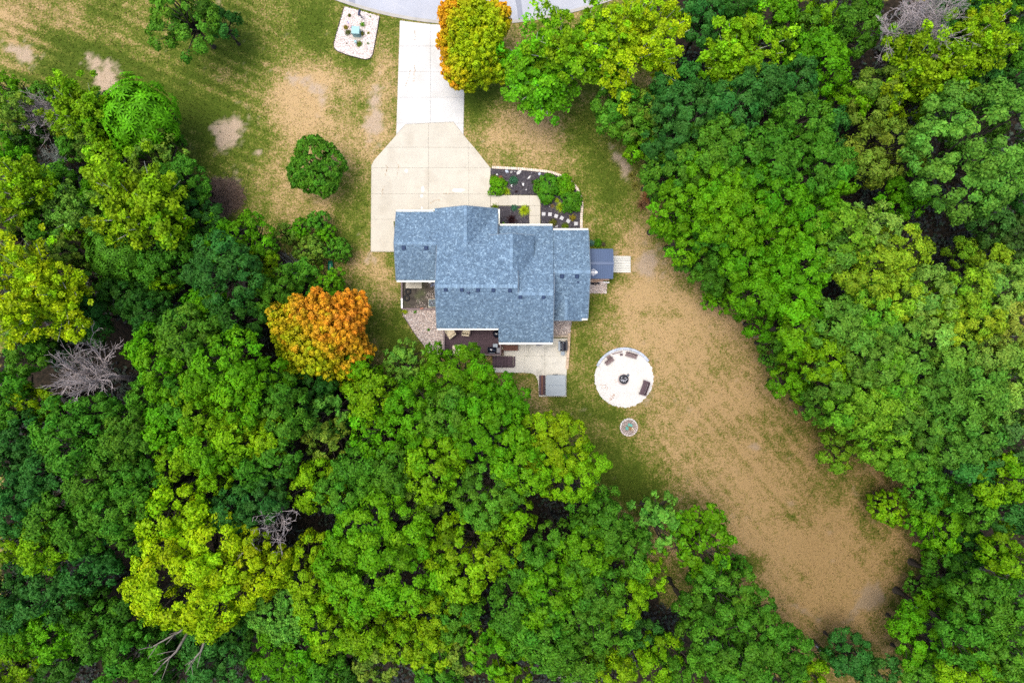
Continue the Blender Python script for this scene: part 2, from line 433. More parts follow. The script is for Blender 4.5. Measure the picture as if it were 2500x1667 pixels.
# ---------------------------------------------------------------- trees: x, y, radius in the photo, height in metres, kind, colour
# kinds: o rounded clumps, f feathery, s star-leaved, t thin crown, e fine even crown, h shrub
TREES = """
25 225 45 6 t K|40 275 45 8 t O|105 235 30 4 h G|155 232 22 4 h G|200 270 66 10 f Y|342 290 82 9 s K|258 252 24 5 h B|252 345 50 8 f O
395 302 36 6 h G|432 345 22 4 h G|36 388 42 8 o K|272 412 62 10 t Y|388 392 62 9 t O|160 452 46 8 o G|62 468 72 13 f Y|192 512 60 10 f S
345 500 98 13 f Y|450 440 56 9 o G|482 520 52 7 o B|30 560 56 10 t O|120 560 52 9 o G|202 570 36 9 o Y|290 622 60 10 s G|165 630 52 11 t O
432 590 50 9 o G|500 575 58 7 t K|88 708 132 16 f L|545 668 86 14 o B|392 658 56 10 o G|330 722 60 10 o D|395 702 30 11 o Y|611 577 56 9 t K
637 641 46 8 t Y|734 562 28 3.5 h K|774 545 30 3.5 h G|795 578 28 3 h K|698 574 28 4 t O|761 612 34 4 h O|828 612 30 3.5 h G|688 692 50 9 o G
748 692 48 7 o G|803 686 38 6 h K|653 732 50 9 o G|573 785 62 11 o D|519 756 50 10 o K
190 768 72 10 o B|68 850 56 13 o G|99 974 46 13 o Y|29 957 50 13 o G|41 1017 50 13 o G|382 771 60 12 o D|497 736 40 11 o K|462 828 74 14 o G
366 847 52 13 o K|398 908 64 14 o K|558 889 76 15 o K|510 937 60 15 o K|357 975 46 13 o G|446 969 52 14 o G|242 1022 60 13 o G|140 1026 56 13 o G
411 1019 56 14 o K|494 1007 62 15 o Y|580 994 58 15 o K|191 1092 76 15 o G|319 1071 62 15 o G|398 1063 56 15 o K|41 1082 66 14 o B|287 1114 62 14 o G
510 1096 62 15 o K|430 1130 56 15 o Y|571 1066 56 15 o Y|120 1150 60 14 o B|40 1170 66 14 o B|330 1165 60 14 o G|230 1190 60 14 o G|60 1240 60 14 o B
130 1260 62 14 o G|290 1240 70 15 o G|200 1290 66 14 o G|40 1310 56 13 o Y|110 1335 60 13 o Y|330 1300 52 14 o G|230 1370 66 13 o B|120 1440 70 12 o B
20 1430 56 12 o B|50 1500 56 11 o B|200 1470 60 11 o D|150 1545 66 11 o K|60 1545 60 11 o K|250 1540 66 12 o G|330 1500 52 11 o D|330 1580 70 13 o G
30 1635 62 10 o Y|150 1620 52 9 o D|290 1650 50 11 o G|420 1540 50 9 o D|440 1620 60 9 t D|380 1650 42 8 o G|533 1590 82 11 o B|592 1530 52 10 o D
698 1022 66 14 o G|650 1067 56 14 o Y|679 1105 56 14 o G|621 1137 50 14 o G|691 962 50 14 o G|650 923 50 14 o K|596 955 56 15 o K|659 1172 40 14 o G
640 1215 60 15 o B|573 1250 60 15 o B|525 1169 42 15 o Y|806 1000 60 10 t S|800 1073 52 11 t O|765 946 56 10 o D|914 971 66 12 o Y|882 907 46 10 o K
988 879 46 6 t S|997 922 42 6 t S|1035 1016 86 14 o K|924 1057 66 12 t K|882 1137 66 12 o G|771 1175 66 13 o Y|844 1200 62 14 o G|962 1153 62 14 o G
1067 1137 76 14 o Y|1026 1217 56 12 t O|925 1352 142 16 o K|425 1252 76 15 o L|480 1400 148 17 o L|622 1365 84 16 o L|764 1391 78 14 o Y|693 1490 60 12 e S
813 1523 76 13 o Y|896 1538 62 13 o Y|698 1592 82 12 o K|787 1625 52 11 o G|929 1600 62 11 t O|988 1562 62 12 o Y|1074 1480 62 13 o Y|1060 1572 62 12 t Y
1070 1640 60 11 o G|850 1640 46 9 o D|1154 1340 108 15 o Y|1197 1199 82 14 o G|1256 1262 52 14 o Y|1120 926 84 11 o K|1064 872 34 8 o K|1182 938 52 10 o K
1232 985 62 11 o K|1345 1085 80 13 o Y|1185 1050 82 14 o K|1270 1120 72 14 o K|1395 1150 78 13 o Y|1110 1015 70 14 o G|1306 1377 58 13 o G|1355 1315 46 13 o G
1454 1226 60 9 o G|1477 1290 70 12 o G|1428 1348 66 13 o K|1444 1424 70 14 o G|1342 1447 76 14 o K|1256 1480 66 14 o G|1329 1525 70 14 o G|1444 1506 66 14 o G
1355 1575 70 13 o G|1276 1545 52 13 o G|1114 1480 66 13 o G|1210 1579 66 13 t K|1137 1579 56 12 t O|1250 1645 52 12 t Y|1415 1600 60 12 o G|1494 1630 62 12 o Y
1603 1273 66 10 t S|1574 1400 54 10 t Y|1704 1315 84 10 t K|1802 1382 28 6 h G|1730 1418 52 9 o G|1766 1462 80 11 o G|1840 1520 76 11 o G|1790 1570 92 13 o G
1928 1575 54 9 o G|1802 1630 76 12 o G|1905 1640 58 11 o G|1979 1645 40 9 o Y|1567 1534 46 10 o B|1596 1598 60 11 o Y|1675 1628 52 11 o G|1513 1470 58 13 o Y
1530 1345 56 13 o G|1490 1555 46 13 o G|1690 1500 50 11 o G
2057 1106 50 6.5 o K|2164 1234 42 4.5 h Y|2166 1085 66 10 o K|2225 1120 60 12 o G|2283 1077 66 13 o G|2368 1051 70 13 o G|2453 1064 70 13 o B|2283 1191 62 9 o G
2304 1262 74 7.5 o K|2258 1292 42 5 h K|2292 1343 40 4.5 h K|2380 1130 56 12 o B|2453 1170 70 12 o Y|2453 1242 52 11 o B|2453 1353 72 13 o Y|2368 1340 46 9 o D
2325 1404 62 7 o G|2256 1430 40 4.5 h G|2389 1460 70 12 o G|2300 1470 52 7 o K|2240 1553 72 7.5 o K|2350 1545 70 12 o G|2466 1470 56 12 o G|2453 1574 70 12 o G
2253 1632 62 7.5 o G|2360 1638 66 12 o Y|2070 1596 52 7 o B|2142 1640 52 8 o B|2023 1600 30 6 o D|2460 1650 50 11 o G|2380 1240 48 11 o G
1948 646 70 14 o K|1932 728 56 13 o K|2034 632 52 14 o G|2117 662 76 15 o Y|2187 623 70 15 o Y|2043 572 76 15 o K|2123 562 66 15 o S|2037 789 66 14 o G
2091 827 56 14 o G|1938 800 56 13 o K|2012 869 60 13 o Y|1940 850 42 11 o K|2123 757 62 14 o K|2203 725 62 15 o Y|2267 725 66 15 o S|2346 729 66 15 o Y
2426 716 70 15 o S|2362 785 62 15 o Y|2458 789 56 15 o O|2187 815 60 14 o G|2283 811 56 14 o S|2330 850 56 14 o G|2203 858 56 14 o G|2130 890 60 14 o G
2298 896 56 14 o G|2400 869 62 14 o S|2476 860 46 14 o S|2171 934 66 13 o K|2283 950 70 14 o G|2378 950 70 14 o G|2458 925 56 14 o S|2123 985 66 13 o K
2072 1000 60 11 o K|2203 1000 56 13 o G|2330 1002 66 13 o G|2450 996 66 13 o S|2025 930 52 11 o G|1925 935 46 8 o K|1990 985 50 8 t G|2085 925 52 12 o G
2410 632 46 9 o Y|2346 617 36 8 o K|2474 655 30 8 t S|1967 745 52 13 o K
1796 30 56 13 o D|1722 44 62 12 o B|1807 136 86 12 f Y|1903 48 50 9 o K|1964 96 62 10 o G|1987 30 56 9 o Y|2000 153 72 12 o K|2075 75 62 11 o G|2100 24 46 10 o G
2324 40 62 13 o B|2405 12 46 13 o G|2240 178 90 14 f Y|2381 105 74 14 f Y|2460 128 60 11 o G|2480 32 46 10 o D|2133 245 70 12 o O|2056 268 52 10 o K
2225 245 46 12 o Y|2381 364 150 18 o S|2156 370 86 12 o O|2202 486 56 11 o K|1857 222 60 13 o B|1941 218 60 13 o B|1788 280 76 14 o B|1941 306 76 14 o G
2018 335 50 13 o B|1788 365 72 14 o G|1678 303 88 14 o B|1632 352 60 12 o B|1726 385 70 14 o G|1646 432 70 12 o G|1598 430 40 9 o B|1742 440 66 14 o K
1774 488 60 14 o K|1870 400 78 15 o G|1985 402 80 15 o G|1884 478 70 15 o K|2025 467 52 14 o K|1820 530 66 14 o K|1965 545 66 14 o K|2477 574 56 9 o D
2412 547 50 9 o D|2477 470 46 11 o B|2381 190 52 12 o B|2470 215 52 11 o B|1519 271 70 9 o G|1567 290 60 8 o O|1567 344 46 7 t K|1630 228 56 10 o B|1690 215 50 10 o B
1659 507 66 13 o K|1621 540 40 10 o K|1678 577 60 11 o K|1755 530 66 14 o K|1704 635 54 8 o G|1819 635 62 13 o K|1880 560 60 14 o K|1765 675 50 8 o G
1851 714 60 12 o K|1895 660 52 13 o K|1749 730 34 5 h K|1803 733 42 8 o K|1867 787 46 9 o K|1898 838 42 9 o G|1883 876 26 5 h G|1745 590 52 12 o G
772 410 53 6 e G|70 330 40 5 h D|150 300 36 5 h O|60 425 40 7 o G|175 360 36 6 o G|110 455 42 7 t G|225 485 50 8 o K|300 560 50 9 o G|250 690 50 9 t G|130 845 42 10 o B|345 660 50 9 o G|455 500 44 6 o D|40 330 36 6 o G
450 44 88 9 o G|540 60 40 7 o B|1312 190 92 8 f K|1410 118 96 11 f Y|1540 106 126 12 f L
"""
TREES = [[c.split() for c in r.split('|')] for r in TREES.strip().split('\n')]
TREES = [(float(a), float(b), float(c), float(h), k, q) for row in TREES for a, b, c, h, k, q in row]
DOMES = [(1820, 400, 270), (1990, 690, 280), (2330, 770, 220), (2150, 940, 250), (2390, 970, 190), (2410, 1200, 150), (2430, 1540, 150), (540, 960, 260), (270, 1160, 230), (1230, 1080, 210), (1390, 1420, 220), (1800, 1550, 170), (80, 1300, 170)]
def dome_h(x, y, r, h, k):
    # neighbouring crowns rise together into domes
    if k != 'o' or h < 10: return h
    f = max([1 - ((x - a) ** 2 + (y - b) ** 2) / c ** 2 for a, b, c in DOMES] + [-.3])
    return h + (3.8 * f if f > 0 else 2.5 * f)
TREES = [(x, y, r, round(dome_h(x, y, r, h, k), 2), k, q) for x, y, r, h, k, q in TREES]
LEAFCOL = dict(G=(0.070, 0.220, 0.012), K=(0.096, 0.290, 0.004), Y=(0.165, 0.335, 0.004), L=(0.250, 0.420, 0.003), B=(0.036, 0.150, 0.020),
               D=(0.032, 0.118, 0.010), O=(0.135, 0.250, 0.022), S=(0.125, 0.310, 0.030))
def tree_geom(px, py, r, h, k):
    """centre of the crown, its radius in metres and its half height"""
    zc = h * (0.55 if h < 7 else 0.62 if r < 50 and k == 'o' else 0.70)
    x, y = W(px, py, zc)
    rad = r * (CAM_H - zc) / FPX
    vz = max(0.25 * h, min(h - zc, rad * 1.0) * 1.0)
    return x, y, zc, rad, vz
# ---------------------------------------------------------------- the setting: lawn, woods floor, road
LAWN_TREES = {(772, 410), (450, 44), (540, 60), (1312, 190), (1415, 120), (1545, 105)}
WOODS = [[(0, 240), (90, 265), (140, 330), (420, 410), (500, 530), (640, 580), (700, 580), (775, 640), (790, 760), (850, 870), (960, 910), (1030, 980), (1230, 980), (1290, 1020), (1400, 1140), (1450, 1290), (1580, 1440), (1720, 1510), (1860, 1640), (2040, 1690), (0, 1690)],
         [(1590, -10), (1620, 230), (1540, 270), (1610, 440), (1690, 600), (1830, 740), (1930, 850), (2050, 970), (2240, 1220), (2310, 1370), (2260, 1520), (2200, 1690), (2520, 1690), (2520, -10)]]
xs = np.concatenate([-np.geomspace(3000, 60, 14)[:-1], np.arange(-60, 60.01, 0.25), np.geomspace(60, 3000, 14)[1:]])
ys = np.concatenate([-np.geomspace(3000, 42, 14)[:-1], np.arange(-42, 42.01, 0.25), np.geomspace(42, 3000, 14)[1:]])
GX, GY = np.meshgrid(xs, ys)
def fields(X, Y):
    """how dry, bare, brown and wooded the ground is"""
    px = X / S0 + 1250; py = 833.5 - Y / S0
    dry = np.full(X.shape, 0.42)
    def blob(f, cx, cy, rx, ry, a, s):
        c, n = math.cos(R(a)), math.sin(R(a)); u = (px - cx) * c + (py - cy) * n; v = -(px - cx) * n + (py - cy) * c
        return f + s * np.exp(-((u / rx) ** 2 + (v / ry) ** 2))
    D = [(30, 40, 140, 80, 0, .6), (330, 120, 160, 26, 22, .2), (180, 120, 150, 28, 20, -.45), (330, 235, 170, 60, 22, -.42), (540, 290, 150, 50, 22, -.4),
         (600, 90, 110, 70, 0, -.4), (770, 60, 70, 80, 0, -.55), (480, 400, 110, 80, 0, -.25), (740, 215, 110, 90, 10, .62), (640, 80, 50, 60, 0, .25),
         (780, 330, 130, 80, 0, .45), (930, 220, 40, 170, 0, .42), (690, 470, 130, 60, 0, .3), (850, 540, 40, 90, 0, -.35), (870, 150, 45, 30, 0, -.55),
         (945, 60, 35, 50, 0, -.4), (890, 640, 60, 36, 0, .42), (930, 700, 34, 50, 0, .42), (865, 740, 45, 110, 10, -.35), (975, 820, 40, 90, -30, -.55),
         (905, 790, 40, 60, 0, -.3), (1285, 325, 115, 75, 0, .62), (1155, 250, 34, 80, 0, -.35), (1240, 225, 100, 36, 0, -.2), (1420, 330, 55, 110, -20, -.42),
         (1480, 450, 40, 80, -15, -.45), (1480, 590, 40, 40, 0, -.4), (1540, 580, 60, 60, 0, .4), (1500, 680, 40, 20, 0, -.5), (1430, 820, 30, 70, 10, -.18),
         (1600, 760, 130, 120, 0, .42), (1720, 900, 160, 150, 0, .4), (1480, 1085, 80, 60, 0, -.3), (1540, 1170, 120, 60, 10, -.62), (1640, 1240, 80, 50, 30, -.3),
         (1825, 1372, 40, 24, 0, -.7), (1500, 1012, 90, 26, 10, -.28), (1700, 1080, 200, 150, 0, .32), (1900, 1250, 220, 180, 40, .45), (2050, 1450, 200, 160, 0, .5),
         (1440, 975, 50, 40, 0, -.1), (1560, 1090, 60, 40, 0, .1), (1410, 730, 40, 30, 0, -.3), (1560, 700, 60, 60, 0, .3)]
    for b in D: dry = blob(dry, *b)
    # mowing stripes: streaks running along the cut
    def streak(a, sw, sl, seed):
        c, n = math.cos(R(a)), math.sin(R(a)); u = X * c + Y * n; v = -X * n + Y * c
        return fbm(u / sl + 50, v / sw + 50, seed, 3) - .5
    wl = np.clip((720 - px) / 160, 0, 1) * np.clip((480 - py) / 100, 0, 1)
    wr = np.clip((px - 1450) / 200, 0, 1) * np.clip((py - 650) / 150, 0, 1)
    dry = dry + wl * (0.62 * streak(-23, .40, 9, 3) - .20 + .17 * np.sin((X * math.sin(R(23)) + Y * math.cos(R(23))) * 2 * math.pi / 1.15 + 1.2 * fbm(X / 8, Y / 8, 5)))
    dry = dry + wr * (.50 * streak(-50, .30, 9, 9) + .08 * np.sin((X * math.sin(R(50)) + Y * math.cos(R(50))) * 2 * math.pi / 1.1 + 3 * fbm(X / 12, Y / 12, 6)) + .05)
    dry = dry + 0.8 * (fbm(X / 3.0 + 90, Y / 3.0 + 90, 21) - .5) + 0.5 * (fbm(X / .9 + 70, Y / .9 + 70, 22, 3) - .5)
    bare = np.zeros(X.shape)
    B = [(48, 128, 46, 24, 28, 1.0), (262, 195, 34, 44, 0, 1.0), (232, 150, 34, 18, 0, .7), (545, 330, 44, 34, 40, 1.0), (630, 372, 16, 10, 0, .7), (572, 300, 30, 12, 30, .5),
         (535, 478, 60, 46, 0, .9), (912, 300, 26, 70, 0, .75), (925, 200, 16, 90, 0, .4), (730, 200, 90, 18, 22, .6), (780, 260, 60, 20, 80, .4), (1512, 392, 18, 62, -28, .85), (1582, 640, 44, 46, 0, .8),
         (1630, 700, 40, 20, 20, .4), (1690, 1010, 40, 10, 30, .4), (1840, 1092, 34, 10, 12, .7), (2126, 1452, 36, 38, 0, 1.0), (2080, 1500, 80, 12, -40, .45), (1960, 1250, 90, 9, 38, .4), (1990, 1340, 130, 9, 36, .4),
         (1940, 1480, 70, 9, 30, .5), (2110, 1230, 70, 12, 55, .4), (1580, 950, 14, 60, 0, .4), (620, 590, 20, 14, 0, .5), (905, 640, 26, 24, 0, .5), (1500, 620, 20, 20, 0, .3), (1390, 600, 20, 20, 0, .0)]
    for b in B: bare = blob(bare, *b)
    bare = np.clip((bare + 1.0 * (fbm(X / 1.5, Y / 1.5, 31, 4) - .5) + .7 * (fbm(X / .5, Y / .5, 33, 3) - .5) - .36) * 2.8, 0, 1)
    brown = np.clip((px - 1350) / 620, 0, 1) * np.clip((py - 420) / 620, 0, 1) + .25 * np.exp(-(((px - 60) / 200) ** 2 + ((py - 40) / 120) ** 2))
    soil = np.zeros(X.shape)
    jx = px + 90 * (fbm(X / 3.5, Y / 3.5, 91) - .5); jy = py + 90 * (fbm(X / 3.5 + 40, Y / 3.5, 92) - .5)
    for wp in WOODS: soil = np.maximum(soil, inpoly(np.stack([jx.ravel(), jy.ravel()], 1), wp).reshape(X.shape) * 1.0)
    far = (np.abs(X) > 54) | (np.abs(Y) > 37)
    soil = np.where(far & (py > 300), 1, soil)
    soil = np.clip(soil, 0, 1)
    return np.clip(dry, -.2, 1.2), bare, np.clip(brown, 0, 1), soil
dry_, bare_, brown_, soil_ = fields(GX, GY)
def lawn_color(d, b, br):
    """numpy twin of the lawn material, for the grass blades"""
    t = np.clip(d, 0, 1)[:, None]
    g0 = np.array([.055, .085, .008]); g1 = np.array([.108, .132, .018]); g2 = np.array([.225, .180, .060]); g3 = np.array([.38, .265, .130])
    c = np.where(t < .35, g0 + (g1 - g0) * t / .35, np.where(t < .65, g1 + (g2 - g1) * (t - .35) / .3, g2 + (g3 - g2) * (t - .65) / .35))
    c = c * (1 - b[:, None]) + np.array([.36, .275, .185]) * b[:, None]
    return c * (1 - br[:, None] * np.array([.45, .48, .56]))
def ground_material():
    m = bpy.data.materials.new('lawn_and_soil'); m.use_nodes = True
    n = m.node_tree.nodes; l = m.node_tree.links; b = n['Principled BSDF']
    b.inputs['Roughness'].default_value = 0.95; b.inputs['Specular IOR Level'].default_value = 0.1
    geo = n.new('ShaderNodeNewGeometry')
    def attr(a):
        q = n.new('ShaderNodeAttribute'); q.attribute_name = a; return q.outputs['Fac']
    def noise(s, det):
        t = n.new('ShaderNodeTexNoise'); t.inputs['Scale'].default_value = s; t.inputs['Detail'].default_value = det
        l.new(geo.outputs['Position'], t.inputs['Vector']); return t.outputs[0]
    def math_(op, a, c, d=None):
        q = n.new('ShaderNodeMath'); q.operation = op
        for i, v in enumerate((a, c, d)):
            if v is None: continue
            if isinstance(v, (int, float)): q.inputs[i].default_value = v
            else: l.new(v, q.inputs[i])
        return q.outputs[0]
    s = math_('MULTIPLY_ADD', noise(5.5, 4), 1.9, -.95)
    s2 = math_('MULTIPLY_ADD', noise(1.6, 3), 1.0, -.5)
    d = math_('ADD', math_('ADD', attr('dry'), s), s2)
    ramp = n.new('ShaderNodeValToRGB'); e = ramp.color_ramp.elements
    e[0].position = 0; e[0].color = (.055, .085, .008, 1); e[1].position = 1; e[1].color = (.38, .265, .130, 1)
    for p, c in ((.35, (.108, .132, .018, 1)), (.65, (.225, .180, .060, 1))):
        q = e.new(p); q.color = c
    l.new(d, ramp.inputs[0])
    def mix(f, a, c):
        q = n.new('ShaderNodeMix'); q.data_type = 'RGBA'
        l.new(f, q.inputs['Factor']); l.new(a, q.inputs['A'])
        if isinstance(c, tuple): q.inputs['B'].default_value = c
        else: l.new(c, q.inputs['B'])
        return q.outputs['Result']
    br2 = n.new('ShaderNodeValToRGB'); e = br2.color_ramp.elements
    e[0].position = .3; e[0].color = (.27, .20, .13, 1); e[1].position = .7; e[1].color = (.42, .33, .235, 1)
    l.new(noise(9, 5), br2.inputs[0])
    cur = mix(attr('bare'), ramp.outputs[0], br2.outputs[0])
    tint = n.new('ShaderNodeMix'); tint.data_type = 'RGBA'; tint.blend_type = 'MULTIPLY'
    l.new(attr('brown'), tint.inputs['Factor']); l.new(cur, tint.inputs['A']); tint.inputs['B'].default_value = (.55, .52, .44, 1)
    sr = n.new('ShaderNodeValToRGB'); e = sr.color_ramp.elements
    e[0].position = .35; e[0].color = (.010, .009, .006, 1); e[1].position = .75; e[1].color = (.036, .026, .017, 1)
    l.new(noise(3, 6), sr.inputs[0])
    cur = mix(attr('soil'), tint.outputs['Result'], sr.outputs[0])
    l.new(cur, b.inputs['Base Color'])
    bp = n.new('ShaderNodeBump'); bp.inputs['Strength'].default_value = .9; bp.inputs['Distance'].default_value = .05
    l.new(noise(9, 5), bp.inputs['Height']); l.new(bp.outputs[0], b.inputs['Normal'])
    return m
nx, ny = len(xs), len(ys)
idx = np.arange(nx * ny).reshape(ny, nx)
Fq = np.stack([idx[:-1, :-1], idx[:-1, 1:], idx[1:, 1:], idx[1:, :-1]], -1).reshape(-1, 4)
GZ = -0.02 + 0.03 * (fbm(GX / 2.2, GY / 2.2, 55) - .5)
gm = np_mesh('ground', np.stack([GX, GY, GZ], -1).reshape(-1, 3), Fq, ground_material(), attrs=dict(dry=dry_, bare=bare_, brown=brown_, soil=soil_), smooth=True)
tag(link('ground', gm), kind='structure')

# road: a wide arc of asphalt across the top of the photo, with a concrete edge strip
RC = W(1157, -912); RR = 974 * S0
def arc_strip(r0, r1, a0, a1, z, n):
    vs = []; fs = []
    for i in range(n + 1):
        a = R(a0 + (a1 - a0) * i / n)
        for r in (r0, r1):
            vs.append((RC[0] + r * math.cos(a), RC[1] + r * math.sin(a), z)); vs.append((RC[0] + r * math.cos(a), RC[1] + r * math.sin(a), z - .15))
    for i in range(n):
        b, c = i * 4, i * 4 + 4
        fs += [(b, b + 2, c + 2, c), (b + 2, b + 3, c + 3, c + 2), (b + 1, b, c, c + 1)]
    return vs, fs
for nm, r0, r1, z, mt in (('road', RR - 9.5, RR - .32, .035, 'asphalt'), ('kerb', RR - .32, RR, .055, 'kerb'), ('kerb', RR - 9.85, RR - 9.5, .055, 'kerb')):
    m = MB(); m.add(*arc_strip(r0, r1, 205, 335, z, 120)); tag(m.build(nm, M[mt], origin=(RC[0], RC[1], 0)), kind='structure')
rd = MB()
for pts in ([(849, -3), (866, -3), (868, 12), (856, 13)], [(1256, -8), (1271, -8), (1278, 50), (1272, 55), (1266, 55), (1262, 20)]):
    rd.prism(WP(pts), .036, .041)
tag(rd.build('road_patch', M['patch']), kind='structure')
rs = MB()
for a, b in (((1058, 52), (1078, 4)), ((960, 8), (990, 22)), ((1180, 20), (1218, 8)), ((1330, 20), (1322, 40))):
    p = [Vector((*W(*a), .039)), Vector((*W(*b), .039))]
    rs.bar(p[0], p[1], .035, .006)
tag(rs.build('crack_seal_line', M['seal']), kind='structure')

# driveway: slabs with recessed joints
def slabs(poly, xb, yb, matr, parent, z0, z1, gap=.006, jig=.006, name='slab', slant=0.0):
    rng = random.Random(5)
    for i in range(len(xb) - 1):
        for j in range(len(yb) - 1):
            c = clip(poly, xb[i], xb[i + 1], yb[j], yb[j + 1])
            if len(c) < 3 or area(c) < 12: continue
            w = WP(c)
            cx = sum(p[0] for p in w) / len(w); cy = sum(p[1] for p in w) / len(w)
            w = [(x + math.copysign(min(gap, abs(x - cx)), cx - x) * (abs(x - cx) > .05), y + math.copysign(min(gap, abs(y - cy)), cy - y) * (abs(y - cy) > .05)) for x, y in w]
            m = MB(); m.prism(w, z0, z1 + rng.uniform(-jig, jig), bev=.012); m.build(name, matr, parent)
dw = thing('driveway', None, None, (*W(1050, 300), 0)); tag(dw, kind='structure')
UP = [(977, 51), (1010, 55.5), (1056, 60.5), (1110, 63), (1136, 63), (1131, 329), (1107.6, 298.3), (989.5, 303.6), (968, 329)]
LOW = [(989.5, 304.4), (1107.6, 299), (1131, 330), (1165, 369), (1197, 411), (1197, 520), (1216, 520), (1216, 545), (960, 540), (968, 614), (906, 614), (907.5, 404), (913, 392), (968, 330)]
m = MB(); m.prism(WP([(976, 52), (1056, 61.5), (1136, 64), (1132, 330), (1198, 411), (1198, 520), (1217, 520), (1217, 546), (961, 541), (969, 615), (905, 615), (906.5, 404), (967, 330)]), -.12, .012)
m.build('slab_base', M['joint'], dw)
slabs(UP, [960, 1051, 1140], [40, 113.5, 176, 238.5, 301.5, 340], M['concrete_new'], dw, -.1, .05)
slabs(LOW, [900, 1046, 1144.5, 1220], [298, 360.5, 410, 474, 536, 620], M['concrete'], dw, -.1, .05)
wk = thing('walkway', None, None, (*W(1300, 500), 0)); tag(wk, kind='structure')
WALK = [(1198.5, 476.6), (1319, 477.5), (1319, 552), (1292.4, 552), (1292.4, 502.6), (1198.5, 502.4)]
m = MB(); m.prism(WP(WALK), -.1, .012); m.build('slab_base', M['joint'], wk)
slabs(WALK[:2] + [(1319, 502.6)] + WALK[5:], [1190, 1217, 1240, 1265, 1292.4, 1330], [470, 503], M['concrete'], wk, -.1, .052)
slabs([(1292.4, 503), (1319, 503), (1319, 552), (1292.4, 552)], [1290, 1322], [502, 527, 560], M['concrete'], wk, -.1, .052)
# white paint spills and rust marks on the driveway
sp = MB(); rng = random.Random(3)
for cx, cy, rx, ry in ((1120, 465, 16, 4.5), (992, 418, 3.6, 4), (1032, 462, 3.4, 8), (1030, 479, 3, 4), (1030, 508, 2, 3)):
    n = 14; sp.prism(WP([(cx + rx * math.cos(2 * math.pi * k / n) * rng.uniform(.75, 1.1), cy + ry * math.sin(2 * math.pi * k / n) * rng.uniform(.75, 1.1)) for k in range(n)]), .058, .0605)
tag(sp.build('paint_spill', M['white']), kind='structure')
ru = MB()
for pts in ([(942, 404), (945, 410), (943, 420), (941, 428)], [(969, 398), (974, 408), (969, 428)], [(939, 456), (934, 470), (932, 482)], [(1082, 473), (1092, 475), (1108, 472)], [(1050, 498), (1062, 489), (1078, 491)], [(1014, 160), (1010, 200)], [(1014, 75), (1012, 100)], [(1003, 172), (992, 210)]):
    q = resample(WP(pts), .12)
    for a in q:
        x = a[0] + rng.uniform(-.07, .07); y = a[1] + rng.uniform(-.07, .07); r = rng.uniform(.03, .085)
        ru.prism([(x + r * math.cos(t) * rng.uniform(.5, 1.1), y + r * math.sin(t) * rng.uniform(.5, 1.1)) for t in (0, 1, 2, 3, 4, 5)], .0575, .0595)
tag(ru.build('rust_stain', mat('rust_stain', (.36, .28, .19), .9, .25, 6)), kind='structure')

# garden beds of dark mulch, gravel beds, gravel circle
EDGE = [(1201, 409.5), (1236, 411.5), (1275, 413.5), (1305, 416.5), (1332, 419.5), (1351, 423), (1370, 431), (1386, 439.5), (1397, 448), (1406.5, 458.5), (1414.5, 472), (1418.5, 485), (1420.5, 499), (1420.3, 514), (1419, 533), (1419, 562)]
def sheet(name, poly, z, mt, step=.25, h=.04, seed=1):
    """a slightly uneven sheet with a skirt, cut to the outline"""
    a = np.array(poly); x0, y0 = a.min(0); x1, y1 = a.max(0)
    m = MB(); b = bmesh.new()
    vs = [b.verts.new((x, y, z)) for x, y in poly]
    f = b.faces.new(vs); bmesh.ops.triangulate(b, faces=[f])
    for _ in range(6):
        es = [e for e in b.edges if e.calc_length() > step * 1.6]
        if not es: break
        bmesh.ops.subdivide_edges(b, edges=es, cuts=1); bmesh.ops.triangulate(b, faces=[f for f in b.faces if len(f.verts) > 3])
    for v in b.verts:
        if not v.is_boundary: v.co.z += h * (float(fbm(np.array([v.co.x / .6]), np.array([v.co.y / .6]), seed)[0]))
    bmesh.ops.recalc_face_normals(b, faces=b.faces)
    me = bpy.data.meshes.new(name); b.to_mesh(me); b.free(); me.materials.append(mt)
    if me.polygons[0].normal.z < 0: me.flip_normals()
    return tag(link(name, me), kind='structure')
BED = [(1198.3, 409)] + [(x - 1, y + 1) for x, y in EDGE] + [(1320, 562), (1320, 476.4), (1198.3, 476.4)]
BED2 = [(1217, 503.5), (1292, 503.5), (1292, 556), (1217, 556)]
sheet('mulch_bed', WP(BED), .03, M['mulch'], h=.07)
sheet('mulch_bed', WP([(1198.5, 503.5), (1291.5, 503.5), (1291.5, 560), (1217, 560), (1217, 519), (1198.5, 519)]), .03, M['mulch'], h=.07)
ISL = [(842, 17), (866, 24), (893, 31.5), (926, 41), (921, 72), (913, 115), (909, 136), (905, 142), (897, 145.5), (888, 145), (850, 135), (822, 124.5), (816, 117), (815.5, 110), (822, 85), (832, 50)]
sheet('gravel_island', WP(ISL), .03, M['gravelbase_pale'], h=.05)
GL = [(983, 756), (1064, 756), (1070, 803), (1084, 803), (1084, 868), (1045, 860), (1034, 841), (1022, 826.7), (1008, 806.6), (994, 784.5), (984, 770)]
sheet('gravel_bed', WP(GL), .03, M['gravelbase'], h=.05)
GR = [(1346, 776), (1396, 782), (1393, 800), (1391, 819), (1346, 819)]
sheet('gravel_bed', WP(GR), .03, M['gravelbase'], h=.05)
GS = [(1434, 690), (1482, 690), (1480, 716), (1434, 716)]
sheet('gravel_bed', WP(GS), .03, M['gravelbase'], h=.04)
sheet('yard_soil', WP([(982, 680), (1068, 680), (1068, 754), (982, 754)]), .03, M['soilyard'], h=.08)
FC = W(1523.5, 922.5); FR = 72 * S0
rng = random.Random(11)
